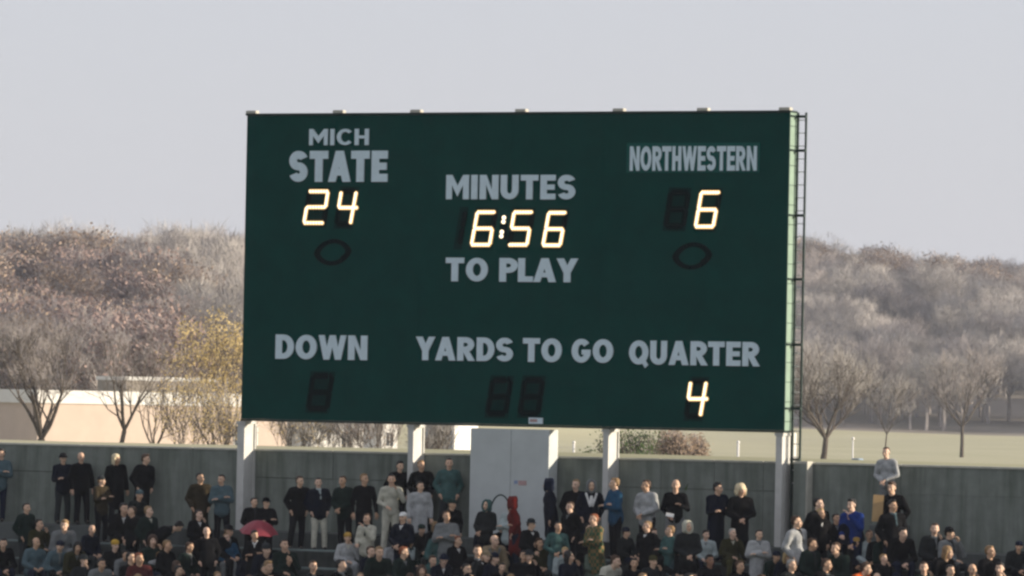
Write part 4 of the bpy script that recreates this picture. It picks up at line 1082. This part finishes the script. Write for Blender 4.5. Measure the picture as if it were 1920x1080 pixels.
P(1489, 1048, 'sit', 'charcoal', 'black', 'pale faced person at the bottom beside the blond child', hc='grey')
P(1506, 966, 'pocket', 'lightgrey', 'black', 'person in a pale coat with a black scarf right of the fifth column', hc='brown', extra='scarf', ec='black')
P(1521, 983, 'sit', 'grey', 'black', 'person in a small yellow cap and grey coat', hair='cap', cap_c='yellow')
P(1517, 1001, 'sit', 'darkgreen', 'darkgreen', 'person in a dark green coat in front of the small yellow cap', hc='brown')
P(1534, 951, 'pocket', 'black', 'black', 'blond person with a bright face in a black coat', hc='blond', turn=35)
P(1598, 959, 'clasp', 'navy', 'navy', 'balding person with a long pale scarf below the royal blue jacket', hair='balding', hc='fair', extra='scarf', ec='cream', turn=10)
P(1608, 1006, 'sit', 'black', 'black', 'person in a bright orange yellow knitted hat near the right edge', hair='beanie', cap_c='gold')
P(1562, 1016, 'sitlean', 'darkgreen', 'charcoal', 'person hunched forward in a dark green coat', hc='brown', turn=-20)
P(1627, 993, 'sit', 'pale', 'black', 'person in a pale grey jacket right of the long scarf', hc='brown')
P(1651, 993, 'sit', 'black', 'black', 'tan faced balding person in black under the brown card', hair='balding', hc='grey')
P(1661, 1040, 'sit', 'black', 'black', 'pink faced person in black at the lower right', hc='sandy')
P(1622, 1052, 'sitlean', 'orange', 'black', 'person in a red orange jacket at the bottom right', hc='brown')
P(1570, 962, 'sit', 'black', 'black', 'person in black between the blond face and the long scarf', hc='dark')
P(1693, 985, 'sit', 'black', 'navy', 'person in black at the right edge under the brightly lit face', hc='dark')
P(372, 955, 'sit', 'black', 'black', 'person in black seated behind the bright pale face', hc='dark')
P(590, 1050, 'sit', 'charcoal', 'black', 'person in charcoal in the bottom row below the pale trousers', hc='brown')
P(640, 1046, 'sit', 'black', 'black', 'person in black in the bottom row left of the navy one', hc='dark')
P(880, 1046, 'sit', 'darkgreen', 'black', 'person in dark green in the bottom row left of the tan cap', hc='dark')
P(1185, 1046, 'sit', 'black', 'black', 'person in black in the bottom row right of the cream jacket', hc='dark')
P(1390, 1050, 'sit', 'black', 'black', 'person in black in the bottom row below the olive green coat', hc='brown')
P(1545, 1046, 'sit', 'black', 'black', 'person in black in the bottom row below the hunched green coat', hc='brown')
P(340, 1060, 'sit', 'black', 'black', 'person in black in the bottom row at the left', hc='dark')
P(500, 1056, 'sit', 'charcoal', 'black', 'person in charcoal in the bottom row beneath the red umbrella', hc='dark')
# the crowd goes on beyond both edges of the photograph and in the rows below it
tops = ['black', 'navy', 'charcoal', 'darkgreen', 'black', 'grey', 'bluegrey', 'olive', 'brown', 'navy']
def filler(px, py, where):
    wh_dark = ['black', 'navy', 'charcoal', 'darkgreen', 'black'] if where == 'in the lower crowd' else None
    pose = rnd.choice(('sit', 'sit', 'sitlean', 'sithand')) if py > 950 else rnd.choice(('pocket', 'clasp', 'cross', 'stand'))
    c = rnd.choice(tops if wh_dark is None else wh_dark); h = rnd.choice(('short', 'short', 'hair', 'beanie', 'hat', 'balding', 'long'))
    P(px, py, pose, c, rnd.choice(('black', 'charcoal', 'navy')), '%s %s %s' % ({'black': 'person in a black coat', 'navy': 'person in a navy coat', 'charcoal': 'person in a charcoal coat', 'darkgreen': 'person in a dark green coat', 'grey': 'person in a grey coat', 'bluegrey': 'person in a blue grey coat', 'olive': 'person in an olive coat', 'brown': 'person in a brown coat'}[c], {'short': 'and short hair', 'hair': 'and thick hair', 'beanie': 'and knitted hat', 'hat': 'and brimmed hat', 'balding': 'and balding head', 'long': 'and long hair'}[h], where), hair=h, hc=rnd.choice(('brown', 'dark', 'sandy', 'dark')), cap_c=rnd.choice(('black', 'charcoal', 'navy')) if h in ('beanie', 'hat') else None, face=rnd.choice((-25, 0, 25)), row=0 if py < 880 else None, group=('people filling the lower crowd' if where == 'in the lower crowd' else 'people in the lowest row' if 'bottom' in where else 'crowd beyond the edges'))
for (a, b, wh) in ((-40, 196, 'beyond the left edge'), (1716, 1960, 'beyond the right edge')):
    for j, y0 in enumerate((868 if a > 0 else 846, 900, 945, 985, 1020, 1052)):
        x = a + rnd.uniform(0, 40)
        while x < b:
            if not (a > 0 and j < 3) and rnd.random() < (.3 if j < 2 else .7): filler(x, y0 + rnd.uniform(-6, 6) + (0 if a > 0 or j == 0 else -8), wh)
            x += rnd.uniform(36, 58)
for j, y0 in enumerate((990, 1012, 1036, 1056)):
    x = 225 + 13 * j
    while x < 1690:
        if rnd.random() < .27: filler(x, y0 + rnd.uniform(-6, 6), 'in the lower crowd')
        x += rnd.uniform(50, 90)
x = 215
while x < 1700:
    filler(x, 1078 + rnd.uniform(-6, 6), 'at the bottom edge'); x += rnd.uniform(34, 60)

# ------------------------------------------------------------------ things people hold
c = on_y(487, 976, row_y(3) + .15)
um = empty('umbrella', (c.x, c.y, c.z), 'open red umbrella tilted back over the crowd right of the first column', 'umbrella')
um.rotation_euler = (R(10), R(5), R(20))
M['umb'] = new_mat('red_umbrella_nylon', (.24, .035, .05), rough=.5, var=.15, scale=3)
cn = MB(); ng_, nr_ = 8, 6; Rr = .46
V = [(0, 0, .0)]; F = []
for j in range(1, nr_ + 1):
    t_ = j / nr_
    for i in range(ng_ * 2):
        a = math.pi * i / ng_; sag = 1 if i % 2 == 0 else 1 - .07 * t_
        V.append((math.cos(a) * Rr * t_ * sag, math.sin(a) * Rr * t_ * sag, -.28 * t_ ** 2.0 + (0 if i % 2 == 0 else .018 * t_)))
for i in range(16): F.append((0, 1 + i, 1 + (i + 1) % 16))
for j in range(nr_ - 1):
    for i in range(16): p = 1 + j * 16; F.append((p + i, p + 16 + i, p + 16 + (i + 1) % 16, p + (i + 1) % 16))
mesh_obj('canopy', V, F, M['umb'], um)
MB().tube((0, 0, .06), (0, 0, -.72), .008, n=6).obj('shaft', M['darkedge'], um)
MB().cap((0, 0, -.70), (0, 0, -.80), .016, .016, 8).obj('handle', M['leather'], um)
for i in range(8):
    a = math.pi * i / 4; rb = MB(); prev = Vector((0, 0, -.008))
    for j in range(1, nr_ + 1):
        t_ = j / nr_; q = Vector((math.cos(a) * Rr * t_, math.sin(a) * Rr * t_, -.28 * t_ ** 2 - .008)); rb.tube(prev, q, .004, n=4); prev = q
    rb.obj('rib', M['darkedge'], um)
# plinth the man in the grey sweater stands on
c = on_y(1668, 900, row_y(0))
pn = MB().box(-.38, .38, -.26, .26, 0, .555, .015).obj('concrete_plinth', M['step'], None, loc=(c.x, row_y(0) + .04, floor_z(0) + .002))
tag(pn, 'low concrete plinth by the wall under the person in the grey sweater', 'plinth')
# brown card
c = on_y(1646, 953, row_y(2) - .25)
cd = empty('cardboard_sheet', (c.x, c.y, c.z), 'blank brown cardboard sheet held up beside the brightly lit face at the right', 'cardboard', None, R(30)); cd.rotation_euler = (0, R(3), R(30))
M['card'] = new_mat('brown_cardboard', (.42, .28, .14), rough=.9, var=.06)
MB().box(-.115, .115, 0, .012, -.29, .29).obj('sheet', M['card'], cd)
# arched hoop
c = on_y(938, 968, row_y(2) + .1)
hp_ = MB(); prev = None
for k in range(17):
    a = math.pi * k / 16; q = Vector((-math.cos(a) * .235, 0, math.sin(a) * .48))
    if prev is not None: hp_.cap(prev, q, .018, .018, 7)
    prev = q
ho = hp_.obj('arched_hoop', M['darkedge'], None, True, loc=c); tag(ho, 'thin dark arched hoop held up between the teal hood and the red poncho', 'hoop')
ho.rotation_euler = (0, 0, R(20))
# pennant on the wall: a small dark green paper leaf
c = on_y(1288, 912, YW - .02)
lf = MB(); lf.add([(-.05, 0, -.09), (-.03, -.01, -.02), (.05, -.015, .08), (.02, 0, .02), (-.02, 0, -.1)], [(0, 1, 2, 3, 4)]); lf.add([(-.05, -.004, -.09), (-.03, -.014, -.02), (.05, -.019, .08), (.02, -.004, .02), (-.02, -.004, -.1)], [(4, 3, 2, 1, 0)])
o = lf.obj('ivy_sprig', M['green'], None, loc=c); tag(o, 'small dark green sprig on the wall right of the balding person in black', 'ivy')
# paper held by the balding man
c = on_y(1256, 966, row_y(1) - .42)
pp = MB().box(-.09, .09, 0, .004, -.04, .05).obj('paper_sheet', M['white'], None, loc=c); pp.rotation_euler = (R(-25), R(10), R(20))
tag(pp, 'folded white paper in the hands of the balding person in black', 'paper')
